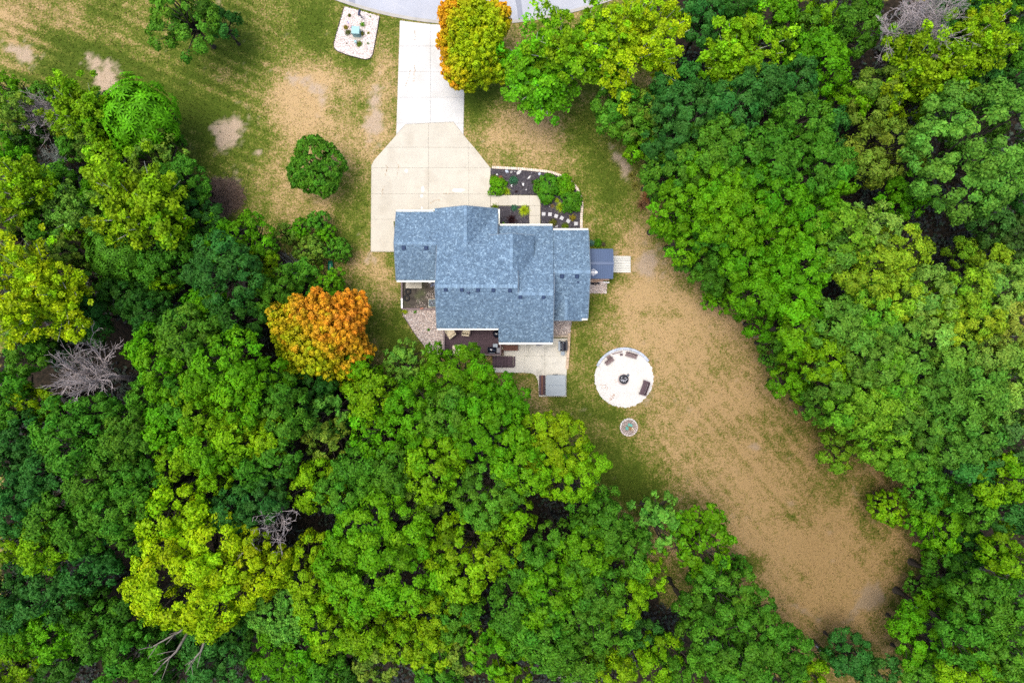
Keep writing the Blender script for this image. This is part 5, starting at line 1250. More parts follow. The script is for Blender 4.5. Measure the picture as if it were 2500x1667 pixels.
def clump_crown(rad, vz, rng, cr=.58, lobes=7, keep=1.0, leaf=.16, dens=1.0, lobr=(.36, .52), sp=1.38):
    """rounded clumps of leaves over the lobes of a crown, its centre at the origin"""
    L = []
    for i in range(lobes):
        a = 2 * math.pi * (i + rng.uniform(-.25, .25)) / max(1, lobes - 1); q = rng.uniform(.48, .70) if i else 0
        lr = rng.uniform(*lobr) if i else .55
        L.append((q * math.cos(a), q * math.sin(a), (rng.uniform(-.15, .25) if i else .42), lr))
    L = np.array(L)
    n = 2600; C = []
    for x, y, z, r in L:
        d = sphere_dirs(n // lobes * 2, rng); d = d[d[:, 2] > -.55]
        p = np.array([x, y, z]) + d * r
        C.append(np.concatenate([p, d], 1))
    C = np.concatenate(C); rng.shuffle(C)
    P, D = C[:, :3], C[:, 3:]
    out = np.ones(len(P), bool)
    for x, y, z, r in L: out &= (((P - np.array([x, y, z])) ** 2).sum(1) > (r * .90) ** 2)
    P, D = P[out], D[out]
    S = np.array([rad, rad, vz]); P = P * S; D = unit(D / S * rad)
    k = dart(P, cr * sp, 900); P, D = P[k], D[k]
    if keep < 1: q = rng.random(len(P)) < keep; P, D = P[q], D[q]
    P = P + rng.normal(0, cr * .16, P.shape)
    Vs = []; Cs = []; Nn = []
    for p, d in zip(P, D):
        r = cr * rng.uniform(.58, 1.35); st = rng.uniform(.75, 1.25, 3); m = int(130 * dens * (r / .58) ** 2 * (.16 / leaf) ** 2)
        u = sphere_dirs(m, rng); u = unit(u + d * .75 + np.array([0, 0, .35]))
        q = p + u * r * np.array([1, 1, .85]) * st * rng.uniform(.72, 1.05, (m, 1)) * (1 + .30 * np.sin(u[:, :1] * 5 + p[0] * 7) * np.cos(u[:, 1:2] * 5 + p[1] * 7))
        Vs.append(q); Nn.append(u)
        tone = rng.normal(1, .13); hue = rng.normal(0, .08)
        c = np.clip(tone * rng.normal(1, .14, (m, 1)), .35, 2.0) * np.ones((m, 3)); c[:, 0] *= 1 + hue + rng.normal(0, .08, m); c[:, 2] *= 1 - hue * .5
        Cs.append(c)
    return np.concatenate(Vs), np.concatenate(Nn), np.concatenate(Cs), P
def rep4(c): return np.repeat(np.clip(c, .05, 3), 4, 0)
PROTO = {}
def proto_o(rad, var, keep=1.0, cr=None, dens=1.0, name='crown'):
    rng = np.random.default_rng(100 + int(rad * 10) + var * 7)
    vz = rad * .80
    cr = cr or (.64 if rad < 3 else .74 if rad < 4 else .82)
    P, N, C, cl = clump_crown(rad, vz, rng, cr, leaf=.135, lobes=int(rng.integers(6, 8)) + (rad > 3) * 2 + (rad > 4) * 4, keep=keep, dens=dens, lobr=(.34, .50) if rad < 5 else (.30, .42))
    V, F = leaves(P, N, rng.uniform(.085, .155, len(P)), rng, jit=.36)
    tips = cl[rng.permutation(len(cl))[:40]]
    return np_mesh(name, V, F, M['leaf'], col=rep4(C)), limb_mesh('limbs', (0, 0, -vz * .9), tips, rng, .10 + .02 * rad), float(np.percentile(np.hypot(P[:, 0], P[:, 1]), 93)), float(np.percentile(P[:, 2], 98))
def proto_f(rad, var):
    """feathery: small sprays along ascending branches"""
    rng = np.random.default_rng(300 + int(rad * 10) + var); vz = rad * .85; Ps = []; Ns = []; Cs = []; tips = []
    nb = int(26 * (rad / 3))
    for i in range(nb):
        a = rng.uniform(0, 2 * math.pi); e = rng.uniform(.05, 1.25); L = rad * rng.uniform(.78, 1.05)
        tip = np.array([math.cos(a) * math.cos(e) * L, math.sin(a) * math.cos(e) * L, math.sin(e) * L * .85]); b0 = np.array([0, 0, -vz * .6]); tips.append(tip)
        for s in np.linspace(.30, 1.0, 12):
            c = b0 * (1 - s) + tip * s + rng.normal(0, .28 + .18 * s, 3); m = int(rng.integers(55, 90)); r = rng.uniform(.22, .48)
            u = sphere_dirs(m, rng); u[:, 2] = np.abs(u[:, 2]) * .9 - .15
            Ps.append(c + u * r * rng.uniform(.3, 1.1, (m, 1))); Ns.append(unit(u + np.array([0, 0, .4]) + tip / rad * .5))
            t = rng.normal(1, .17); q = np.clip(t * rng.normal(1, .22, (m, 1)), .3, 2) * np.ones((m, 3)); q[:, 0] *= 1 + rng.normal(0, .12); Cs.append(q)
    P, N, C = map(np.concatenate, (Ps, Ns, Cs))
    V, F = leaves(P, N, rng.uniform(.07, .13, len(P)), rng, jit=.7, el=1.4)
    return np_mesh('crown', V, F, M['leaf'], col=rep4(C)), limb_mesh('limbs', (0, 0, -vz * .7), np.array(tips), rng, .11, 'palebark', .25), rad, vz
def proto_s(rad, var):
    """star-leaved: rosettes of long drooping leaflets"""
    rng = np.random.default_rng(500 + var); vz = rad * .7
    d = sphere_dirs(2500, rng); d = d[d[:, 2] > -.25]; P = d * np.array([rad, rad, vz]) * rng.uniform(.82, 1.03, (len(d), 1)) * (1 + .24 * np.sin(d[:, :1] * 8 + 1) * np.cos(d[:, 1:2] * 7 + d[:, 2:] * 4)); k = dart(P, .42, 420); P, d = P[k], d[k]
    Ls = []; Fs = []; Cs = []; off = 0
    for p, u in zip(P, d):
        nl = int(rng.integers(8, 12)); a0 = rng.uniform(0, 6.28); e1 = unit(np.cross(u, [.3, .2, 1.0])[None])[0]; e2 = np.cross(u, e1); tone = rng.normal(1, .18)
        for j in range(nl):
            a = a0 + 2 * math.pi * j / nl; dr = e1 * math.cos(a) + e2 * math.sin(a)
            for s in (.16, .36):
                c = p + dr * s + u * (.05 - s * .12); V, F = leaves(c[None], (u + dr * .25)[None], .17, rng, el=2.6, jit=.15, tang=dr[None]); Ls.append(V); Fs.append(F + off); off += 4
                Cs.append(np.full((4, 3), tone * rng.uniform(.8, 1.25)))
    V = np.concatenate(Ls); F = np.concatenate(Fs); C = np.concatenate(Cs)
    # inner foliage
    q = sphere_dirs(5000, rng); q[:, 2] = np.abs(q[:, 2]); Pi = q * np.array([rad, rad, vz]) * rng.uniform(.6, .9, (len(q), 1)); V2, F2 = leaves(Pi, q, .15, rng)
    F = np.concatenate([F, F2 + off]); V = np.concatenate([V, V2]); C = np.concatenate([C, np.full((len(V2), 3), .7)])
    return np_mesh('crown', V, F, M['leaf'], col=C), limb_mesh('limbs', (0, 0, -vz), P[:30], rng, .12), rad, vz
def proto_e(rad, var):
    rng = np.random.default_rng(600 + var); vz = rad * .8
    P, N, C, cl = clump_crown(rad, vz, rng, .30, lobes=9, leaf=.11, dens=1.0, lobr=(.45, .55), sp=1.12)
    V, F = leaves(P, N, rng.uniform(.08, .13, len(P)), rng)
    return np_mesh('crown', V, F, M['leaf'], col=rep4(C)), limb_mesh('limbs', (0, 0, -vz * .9), cl[:25], rng, .12), rad, vz
for r_, nv in ((1.7, 2), (2.4, 3), (3.1, 3), (5.0, 2)): PROTO[('o', r_)] = [proto_o(r_, v) for v in range(nv)]
PROTO[('t', 2.0)] = [proto_o(2.0, 20 + v, .80, .42, .85) for v in range(2)]
PROTO[('h', 1.4)] = [proto_o(1.4, 30 + v, .95, .30, .8) for v in range(2)]
PROTO[('f', 3.0)] = [proto_f(3.0, v) for v in range(2)]
PROTO[('f', 5.0)] = [proto_f(5.0, 5)]
PROTO[('s', 2.6)] = [proto_s(2.6, 0)]
PROTO[('e', 2.2)] = [proto_e(2.2, 0)]
m_ = MB(); m_.tube([(0, 0, -.02), (0, 0, .06), (.02, .01, .4), (0, -.02, .75), (.01, 0, 1.0)], [1.5, 1.05, .9, .72, .55], 9, cap=False)
TRUNK = m_.mesh('trunk', mats=[M['bark']], smooth=True); m_ = MB(); m_.tube([(0, 0, -.02), (0, 0, .06), (.02, .01, .4), (0, -.02, .75), (.01, 0, 1.0)], [1.5, 1.05, .9, .72, .55], 9, cap=False)
TRUNKP = m_.mesh('trunk', mats=[M['palebark']], smooth=True)

# a label for every tree: its look, the landmark it stands by, and its rank there
LMARK = [('the orange maple', 785, 822), ('the big bare grey tree', 225, 900), ('the giant lime-yellow crown', 480, 1400), ('the hot tub', 1357, 941), ('the gravel circle', 1523, 922), ('the house', 1200, 680),
         ('the purple-grey bare tree', 2200, 72), ('the silver bare bush', 724, 645), ('the pale patch at the lawn end', 2126, 1452), ('the huge light green crown', 2381, 364), ('the brown brush pile', 545, 478),
         ('the bare snags', 690, 1270), ('the huge rounded crown', 925, 1352), ('the top right corner', 2500, 0), ('the bottom right corner', 2500, 1667), ('the bottom left corner', 0, 1667), ('the top left corner', 0, 0),
         ('the lime tree at the left edge', 88, 708), ('the dark clearing at right', 2320, 590), ('the bottom edge midpoint', 1250, 1667), ('the right edge midpoint', 2500, 834), ('the garden bed', 1330, 480), ('the little stone ring', 1535, 1042), ('the navy shed', 1468, 643)]
CW = dict(G='mid-green', K='bright green', Y='yellow-green', L='lime-yellow', B='bluish dark green', D='dark green', O='olive green', S='pale green')
KW = dict(o='rounded tree', f='feathery tree', s='star-leaved tree', t='thin-leaved tree', e='fine-leaved even tree', h='shrub')
DIRS = ['right of', 'above right of', 'above', 'above left of', 'left of', 'below left of', 'below', 'below right of']
ORD = ['', 'second', 'third', 'fourth', 'fifth', 'sixth', 'seventh', 'eighth', 'ninth', 'tenth', 'eleventh', 'twelfth']
SPECIAL = {(88, 708): 'large lime-yellow feathery tree with pale limbs at the left edge', (480, 1400): 'giant lime-yellow crown, brightest and widest in the lower left wood', (925, 1352): 'huge rounded green crown of many clumps in the lower wood',
           (2381, 364): 'huge light green crown with clear leaf clumps in the upper right wood', (772, 410): 'round dark green tree alone on the lawn left of the driveway', (450, 44): 'tall green lawn tree cut by the top edge, left of the gravel island',
           (540, 60): 'shaded side of the tall top-edge lawn tree, its shade put into darker leaf colour', (1312, 190): 'bright green drooping feathery tree right of the yellow maple', (1415, 120): 'pale yellow-green feathery tree beside the drooping one, near the road',  # dark lawn crown: the tall tree's shaded side, shade put into leaf colour
           (1545, 105): 'wide yellow-green feathery tree with white branches at the road bend', (693, 1490): 'pale sage green fine-leaved tree with even crown, below the lime giant', (1120, 905): 'bright green tree overhanging the deck behind the house',
           (290, 622): 'star-leaved tree with palm-like sprays in the left wood', (342, 290): 'bright green star-leaved dome at the upper left lawn edge', (62, 468): 'yellow-green feathery tree showing white branches at the left edge'}
def make_labels():
    keys = {}
    for i, (x, y, r, h, k, q) in enumerate(TREES):
        if (x, y) in SPECIAL: continue
        l = min(LMARK, key=lambda a: (a[1] - x) ** 2 + (a[2] - y) ** 2 + (1e9 if (a[1] - x) ** 2 + (a[2] - y) ** 2 < 400 else 0))
        d = DIRS[int(round(math.degrees(math.atan2(l[2] - y, x - l[1])) / 45)) % 8]
        sz = 'small ' if r < 40 else '' if r < 62 else 'broad ' if r < 85 else 'large '
        keys.setdefault((sz, CW[q], KW[k], d, l[0]), []).append((math.hypot(l[1] - x, l[2] - y), i))
    out = {}
    for (sz, c, kw, d, l), v in keys.items():
        for n, (_, i) in enumerate(sorted(v)):
            out[i] = f"{sz}{c} {kw} {d} {l}" + ('' if len(v) == 1 else ', nearest' if n == 0 else f', {ORD[n]} nearest')
    return out
TLAB = make_labels()
def place_tree(i, px, py, r, h, k, q):
    rr = random.Random(i * 13 + 5)
    x, y, zc, rad, vz = tree_geom(px, py, r, h, k)
    cand = [(abs(math.log(rad / key[1])), key) for key in PROTO if key[0] == k]
    me, lm, pr, pvz = rr.choice(PROTO[min(cand)[1]])
    # the crown leans over its trunk a little, as wood-edge trees do
    lab = SPECIAL.get((px, py)) or TLAB[i]
    name = 'shrub' if k == 'h' or h < 4.6 else 'tree'
    t = thing(name, lab, name, (x, y, -.03), 'trees and shrubs around the lawn' if (px, py) not in LAWN_TREES else 'trees standing on the lawn')
    s = rad * 1.09 / pr; sz = min(vz * 1.05 / pvz, s * (1.7 if r < 55 else 1.3))
    if k == 'f': s *= 1.12; sz *= 1.05
    rz = rr.uniform(0, 2 * math.pi)
    c = link('crown', me, t, (0, 0, zc), (rr.uniform(-.08, .08), rr.uniform(-.08, .08), rz), (s, s, sz))
    j = rr.uniform(.88, 1.14); b = LEAFCOL[q]; w = rr.uniform(.86, 1.16)
    if px > 2020 and 540 < py < 1110 and k == 'o': b = (b[0] * 1.3 + .012, b[1] * 1.14, b[2] + .010)
    c.color = (b[0] * j * w, b[1] * j, b[2] * j, 1)
    link('limbs', lm, t, (0, 0, zc), (0, 0, rz), (s, s, sz))
    tr_ = max(.04, .022 * h) * (1 if k != 'h' else .6)
    link('trunk', TRUNKP if k == 'f' else TRUNK, t, (0, 0, 0), (0, 0, rz), (tr_, tr_, zc - vz * .55))
for i, a in enumerate(TREES): place_tree(i, *a)

# the two maples turning colour: pointed clumps, each with its own tint
def maple(label, px, py, rx, ry, h, tint, seed):
    rng = np.random.default_rng(seed); zc = h * .62; x, y = W(px, py, zc); k = (CAM_H - zc) / FPX; ax, ay, vz = rx * k, ry * k, h * .42
    d = sphere_dirs(5000, rng); d = d[d[:, 2] > -.35]
    lump = 1 + .20 * np.sin(d[:, 0] * 4 + seed) * np.cos(d[:, 1] * 4 + d[:, 2] * 3) + .07 * np.sin(d[:, 0] * 11 + d[:, 1] * 9)
    P = d * np.array([ax, ay, vz]) * lump[:, None] * np.where(rng.random(len(d)) < .3, rng.uniform(.6, .9, len(d)), rng.uniform(.86, 1.10, len(d)))[:, None]
    kk = dart(P, .40, 900); P, D = P[kk], unit(d[kk] / np.array([ax, ay, vz]))
    Ps = []; Ns = []; Cs = []
    for p, u in zip(P, D):
        g = unit((u * .7 + np.array([0, 0, .8]))[None])[0]; m = 62; L = rng.uniform(.5, .85); s = rng.random((m, 1)) ** .8
        w = sphere_dirs(m, rng); q = p + g * (s - .4) * L + w * (.36 * (1.1 - s) + .05); Ps.append(q); Ns.append(unit(w + g * .5))
        c = tint(p[0] / ax, p[1] / ay, p[2] / vz, rng); Cs.append(c * np.clip(rng.normal(1, .18, (m, 1)), .5, 1.7) * (.86 + .26 * s))
    P2, N2, C2 = map(np.concatenate, (Ps, Ns, Cs)); V, F = leaves(P2, N2, rng.uniform(.09, .15, len(P2)), rng, jit=.5)
    t = thing('maple_tree', label, 'tree', (x, y, -.03)); me = np_mesh('crown', V, F, M['leaf'], col=np.repeat(np.clip(C2, 0, 1), 4, 0)); link('crown', me, t, (0, 0, zc))
    link('limbs', limb_mesh('limbs', (0, 0, -vz), P[rng.permutation(len(P))[:60]], rng, .12), t, (0, 0, zc)); link('trunk', TRUNK, t, (0, 0, 0), (0, 0, 0), (.2, .2, zc - vz * .4))
def mixc(rng, opts, w):
    w = np.array(w) ** 1.5 * rng.uniform(.15, 1.85, len(opts)); return (np.array(opts) * (w / w.sum())[:, None]).sum(0)
YG, YE, OR, RD, GN = (.30, .46, .004), (.58, .52, .004), (.68, .26, .014), (.58, .17, .035), (.16, .36, .006)
def tint1(x, y, z, rng):
    e = max(0, math.hypot(x, y) - .62) * 2.2; o = np.clip(.06 + .9 * max(0, y * .55 - x * .75 - .25) + .9 * max(0, x + y - 1.0) + e * max(0, -x + .1) * .5, 0, .9)
    return mixc(rng, (YG, YE, OR, GN), (max(.05, 1 - o) * .75, .34, o * .8, max(0, .45 - o)))
def tint2(x, y, z, rng):
    v = x * .5 + y * .60 + .12 * math.sin(x * 6 + y * 5); o = np.clip(.56 + .62 * v, .03, .95)
    return mixc(rng, (YG, YE, OR, RD, GN), ((1 - o) * .75, .18, o * .62, o * .28, (1 - o) * .22))
maple('yellow maple edged with orange leaves beside the driveway and road', 1158, 106, 76, 98, 8.5, tint1, 1)
maple('orange maple turning from green, at the wood edge left of the house', 787, 823, 106, 102, 9.5, tint2, 2)

# ---------------------------------------------------------------- bare trees: branching twigs
def bare(name, label, px, py, r, h, mt, seed, base=None, spread=1.0, depth=5, nmain=6, elev=(.25, 1.2), trunk=.2, kids=3, zf=.3, cat='tree'):
    rng = random.Random(seed); zc = h * .7; x, y = W(px, py, zc); bx, by = W(*base) if base else (x, y); rad = r * (CAM_H - zc) / FPX
    t = thing(name, label, cat, (bx, by, -.03))
    top = Vector((bx + (x - bx) * .35, by + (y - by) * .35, h * zf)); m = MB()
    m.tube([(bx, by, -.05), tuple(Vector((bx, by, 0)).lerp(top, .5) + Vector((.05, .03, 0))), tuple(top)], [trunk * 1.3, trunk, trunk * .8], 8)
    m.build('trunk', M[mt], t, smooth=True)
    w = MB()
    def grow(p, d, L, rd, lev):
        a = p; pts = [p]; rs = [rd]; n = 3 if lev < 3 else 2
        for i in range(n):
            d = (d + Vector((rng.gauss(0, .20), rng.gauss(0, .20), rng.gauss(.05, .12)))).normalized(); a = a + d * (L / n); pts.append(a); rs.append(rd * (1 - .38 * (i + 1) / n))
        w.tube(pts, rs, 5 if lev < 2 else 3, cap=False)
        if lev >= depth: return
        for k in range(kids + (lev == 1)):
            s = rng.uniform(.35, 1.0); q = pts[min(n, max(1, int(round(s * n))))]
            dd = (d + Vector((rng.gauss(0, .55), rng.gauss(0, .55), rng.gauss(.08, .35))) * spread).normalized()
            grow(q, dd, L * rng.uniform(.52, .78), max(.016, rd * .60), lev + 1)
    ctr = Vector((x, y, zc))
    for k in range(nmain):
        a = 2 * math.pi * (k + rng.uniform(-.3, .3)) / nmain; e = rng.uniform(*elev)
        tgt = ctr + Vector((math.cos(a) * math.cos(e) * rad, math.sin(a) * math.cos(e) * rad, math.sin(e) * (h - zc) - .1 * rad)); d = tgt - top
        grow(top, d.normalized(), d.length * .46, trunk * .5, 1)
    w.build('branches', M[mt], t)
bare('bare_tree', 'big bare grey tree with spreading twigs in the left wood', 228, 893, 104, 13, 'deadbark', 5, base=(352, 925), nmain=8, trunk=.26, depth=5, kids=3, zf=.5, spread=.8)
bare('bare_tree', 'purple-grey bare tree with dense twigs in the upper right wood', 2205, 70, 80, 16, 'deadbark', 8, base=(2110, 190), nmain=8, depth=6, kids=3, trunk=.12, zf=.55)
bare('bare_bush', 'silver bare bush fanning from one root between shrubs left of the house', 722, 640, 44, 3.2, 'silverbark', 3, base=(725, 660), nmain=22, depth=3, elev=(.05, 1.0), trunk=.06, kids=3, zf=.1, spread=.5, cat='bush')
bare('bare_bush', 'bare silver-green brush in the upper left wood', 112, 392, 42, 6, 'silverbark', 4, nmain=14, depth=4, elev=(.1, 1.0), trunk=.07, kids=3, zf=.3, spread=.6, cat='bush')
bare('bare_bush', 'bare purplish twiggy bush at the upper left wood edge', 92, 272, 32, 7, 'deadbark', 6, nmain=10, depth=5, trunk=.07, kids=3, zf=.3, cat='bush')
bare('bare_bush', 'dry brown twig tangle beside the silver-green brush at upper left', 142, 375, 32, 4, 'browntwig', 7, nmain=9, depth=4, trunk=.07, kids=3, zf=.2, cat='bush')
bare('bare_tree', 'forked dead snag with crooked grey arms, lower of the bare snags', 655, 1300, 80, 14, 'deadbark', 9, base=(706, 1240), nmain=5, depth=5, trunk=.15, kids=2, zf=.55)
bare('bare_tree', 'leaning dead snag over the dark gap, upper of the bare snags', 722, 1262, 80, 14, 'deadbark', 12, base=(728, 1195), nmain=5, depth=5, trunk=.14, kids=2, zf=.6)
bare('bare_tree', 'bare twigs poking from the canopy near the bottom edge', 1395, 1645, 44, 12, 'deadbark', 14, base=(1375, 1560), nmain=5, depth=4, trunk=.10, kids=3, zf=.6)
for (a, b, c), lb in ((((486, 1488), (440, 1540), (368, 1580)), 'long dead branch pointing lower left beneath the giant lime crown'), (((466, 1530), (430, 1590), (392, 1625)), 'middle dead branch beneath the giant lime crown'), (((514, 1522), (490, 1590), (460, 1622)), 'right dead branch beneath the giant lime crown')):
    m = MB(); rng = random.Random(int(a[0])); z = 13.2; pts = [Vector((*W(*p, zz), zz)) for p, zz in ((a, z - 1.5), (b, z), (c, z + .6))]; m.tube(pts, [.13, .09, .03], 6)
    for k in range(5):
        s = rng.uniform(.4, 1); p = pts[0].lerp(pts[1], s * 2) if s < .5 else pts[1].lerp(pts[2], s * 2 - 1); d = (pts[2] - pts[0]).normalized() + Vector((rng.gauss(0, .6), rng.gauss(0, .6), .2)); m.tube([p, p + d * .5, p + d * .9 + Vector((0, 0, .1))], [.045, .03, .012], 4)
    bt = m.build('dead_branch', M['deadbranch'], smooth=True); tag(bt, lb, 'branch', 'dead branches under the lime crown')
# brush pile
def brush(label, px, py, rx, ry, n, seed, mt='browntwig'):
    rng = random.Random(seed); x, y = W(px, py); m = MB()
    for k in range(n):
        a = rng.uniform(0, 6.28); q = math.sqrt(rng.random()); cx, cy = x + q * rx * S0 * math.cos(a), y + q * ry * S0 * math.sin(a); b = rng.uniform(0, 6.28); L = rng.uniform(.25, .9); z = .05 + .5 * (1 - q) * rng.random()
        m.tube([(cx - L * math.cos(b), cy - L * math.sin(b), z), (cx, cy, z + rng.uniform(0, .2)), (cx + L * math.cos(b + .3), cy + L * math.sin(b + .3), z + rng.uniform(-.03, .1))], [.022, .018, .008], 3, cap=False)
    o = m.build('brush_pile', M[mt]); tag(o, label, 'brush pile')
brush('brown pile of dry brush at the lawn edge, upper left of the silver bush', 545, 480, 48, 42, 900, 5)

# ---------------------------------------------------------------- plants near the house
def ball(rad, seed):
    rng = np.random.default_rng(seed); P, N, C, cl = clump_crown(rad, rad * .8, rng, .16, lobes=5, leaf=.05, dens=.9, lobr=(.62, .68), sp=1.1); V, F = leaves(P, N, rng.uniform(.03, .05, len(P)), rng); return np_mesh('bush', V, F, M['leaf'], col=rep4(C))
def spiky(seed, n=150, wid=.022):
    """a rosette of arching blades, 1 m across"""
    rng = np.random.default_rng(seed); V = []; F = []; C = []
    for k in range(n):
        a = rng.uniform(0, 6.28); e = rng.uniform(.25, 1.4); L = rng.uniform(.35, .55); d = np.array([math.cos(a), math.sin(a), 0]); s = np.array([-math.sin(a), math.cos(a), 0]) * wid; b = len(V)
        for t in (0, .4, .75, 1): p = d * (t * L * math.cos(e) * 1.2 + .02) + np.array([0, 0, L * (t * math.sin(e) * 1.3 - .55 * t * t)]); V += [p - s * (1.05 - t), p + s * (1.05 - t)]
        F += [(b + 2 * j, b + 2 * j + 1, b + 2 * j + 3, b + 2 * j + 2) for j in range(3)]; C += [np.full(3, rng.uniform(.65, 1.35))] * 8
    return np_mesh('blades', np.array(V), np.array(F), M['leaf'], col=np.array(C))
def herb(seed, n=420):
    rng = np.random.default_rng(seed); d = sphere_dirs(n, rng); d[:, 2] = np.abs(d[:, 2]); P = d * np.array([.5, .5, .42]) * rng.uniform(.35, 1.08, (n, 1)); V, F = leaves(P, d, rng.uniform(.04, .09, n), rng, el=1.8); return np_mesh('herb', V, F, M['leaf'], col=rep4(np.clip(rng.normal(1, .22, (n, 1)), .4, 1.7) * np.ones((n, 3))))
BALLS = [ball(.5, s) for s in (1, 2, 3)]; SPIKES = [spiky(4), spiky(5, 110), spiky(6, 190, .03)]; HERBS = [herb(7), herb(8, 300), herb(9, 520)]
def plant(name, cat, label, px, py, rpx, meshes, col, k=0, zs=1.0, group=None):
    o = link(name, meshes[k % len(meshes)], None, (*W(px, py, .25), .05 if meshes is not BALLS else rpx * S0 * .62), (0, 0, k * 1.3), (rpx * 2 * S0, rpx * 2 * S0, rpx * 2 * S0 * zs))
    o.color = (*col, 1); return tag(o, label, cat, group)
cG, cK, cYS, cT, cO, cM, cYG = (.068, .22, .008), (.11, .30, .004), (.32, .42, .012), (.045, .16, .075), (.13, .14, .015), (.030, .012, .014), (.13, .20, .008)
GB = 'plants in the front garden beds'
for k, (x, y, r, ms, nm, cat, cl, lb) in enumerate((
    (950, 415, 120, BALLS, 'bush', 'bush', cG, 'largest round clipped bush in the front bed, at the walkway corner'), (1130, 390, 88, BALLS, 'bush', 'bush', cK, 'bright oval bush tight against the curved block edging'), (1233, 592, 90, BALLS, 'bush', 'bush', cG, 'round green bush alone at the right side of the bed'),
    (278, 412, 79, BALLS, 'bush', 'bush', cK, 'round bright bush beside the driveway in the front bed'), (405, 450, 52, SPIKES, 'spiky_plant', 'plant', cYS, 'yellow-green spiky plant beside the round bush by the driveway'), (490, 312, 56, HERBS, 'herb', 'plant', cT, 'blue-green leafy plant in the upper left of the bed'),
    (240, 285, 50, HERBS, 'herb', 'plant', cYG, 'yellow-green loose plant above the bush near the driveway'), (325, 278, 32, HERBS, 'herb', 'plant', (.30, .13, .06), 'reddish flowering plant beside the yellow-green one near driveway'), (400, 345, 24, HERBS, 'herb', 'plant', cG, 'tiny green plant in the mulch between bush and blue-green plant'),
    (743, 333, 27, HERBS, 'herb', 'plant', (.04, .07, .02), 'small dark green plant in the mid bed'), (525, 457, 22, SPIKES, 'spiky_plant', 'plant', cM, 'tiny dark purple plant near the walkway'), (808, 402, 60, SPIKES, 'spiky_plant', 'plant', (.36, .30, .04), 'golden spiky plant left of the largest round bush'),
    (1045, 568, 32, HERBS, 'herb', 'plant', cYS, 'bright yellow leafy tuft above the spiky plant'), (1090, 655, 64, SPIKES, 'spiky_plant', 'plant', cYS, 'yellow-green spiky plant below the bush pair'), (988, 640, 26, SPIKES, 'spiky_plant', 'plant', (.22, .16, .06), 'dry brown tuft beside the yellow-green spiky plant'),
    (997, 848, 48, HERBS, 'herb', 'plant', cO, 'olive yellow plant under the paver row near the eave'), (1250, 790, 46, HERBS, 'herb', 'plant', (.24, .20, .012), 'golden plant above the last square pavers'), (1150, 900, 44, HERBS, 'herb', 'plant', cYG, 'yellow-green plant at the eave below the fifth paver'),
    (255, 658, 48, SPIKES, 'spiky_plant', 'plant', cYG, 'spiky plant half under the garage roof edge'), (497, 665, 44, HERBS, 'herb', 'plant', cT, 'blue-green plant against the walkway in the small bed'), (625, 697, 66, SPIKES, 'spiky_plant', 'plant', cYS, 'yellow-green spiky plant in the corner of the small bed'),
    (465, 812, 66, SPIKES, 'spiky_plant', 'plant', cM, 'dark maroon spiky plant in the small bed'), (363, 866, 24, HERBS, 'herb', 'plant', cK, 'small green plant at the gutter in the small bed'), (1570, 1112, 52, HERBS, 'herb', 'plant', cG, 'green leafy plant between house wall and navy shed'),
    (1492, 1112, 38, HERBS, 'herb', 'plant', (.09, .20, .16), 'pale blue-green plant against the house above the shed'), (1640, 1130, 30, HERBS, 'herb', 'plant', (.10, .08, .05), 'brownish plant at the upper edge of the shed'))):
    plant(nm, cat, lb, *Z3(x, y), r / 5.2275 * (1.3 if ms is SPIKES else 1.08), ms, cl, k, .8, GB)
Z8 = lambda x, y: (800 + x / 6.4, 10 + y / 6.4)
for k, (x, y, r, ms, cl, lb) in enumerate(((335, 168, 32, HERBS, cO, 'olive tuft at the upper left of the gravel island'), (540, 312, 46, HERBS, cK, 'bright green plant above right of the utility box'), (278, 355, 40, HERBS, (.25, .20, .02), 'golden plant left of the utility box'), (312, 440, 52, HERBS, (.10, .12, .03), 'dull green plant at the left side of the utility box'),
    (535, 455, 48, HERBS, cO, 'olive plant along the right side of the utility box'), (630, 443, 32, SPIKES, (.24, .22, .02), 'small golden spiky plant right of the utility box'), (490, 615, 52, HERBS, cYG, 'yellow-green plant beside the white cable pedestal'), (627, 608, 30, SPIKES, (.12, .24, .06), 'tiny pale green tuft at the lower right of the gravel island'), (660, 185, 16, HERBS, cG, 'tiny weed by the kerb on the gravel island'), (290, 605, 14, HERBS, (.12, .10, .06), 'tiny brownish weed in the lower left gravel island'))):
    plant('herb', 'plant', lb, *Z8(x, y), r / 6.4, ms, cl, k, .8, 'plants on the gravel island')
for k, (px, py, r, ms, cl, lb) in enumerate(((988.5, 760, 8, HERBS, cYS, 'bright yellow-green plant at the top corner of the slanting gravel bed'), (1013, 761.5, 5, HERBS, cG, 'small green weed under the yard wall'), (1046, 805, 4, HERBS, cG, 'small weed in the middle of the slanting gravel bed'),
    (1543, 428, 14, SPIKES, (.27, .26, .05), 'yellow fern clump at the right wood edge, upper one'), (1552, 452, 16, SPIKES, (.22, .22, .04), 'yellow fern clump at the right wood edge, lower one'), (1583, 482, 22, SPIKES, (.26, .13, .05), 'rust brown dry fern patch under the right wood edge'), (1567, 500, 17, SPIKES, (.20, .11, .05), 'dull brown dry fern beside the rust one'))):
    plant('fern' if px > 1500 else 'herb', 'plant', lb, px, py, r, ms, cl, k, .9)
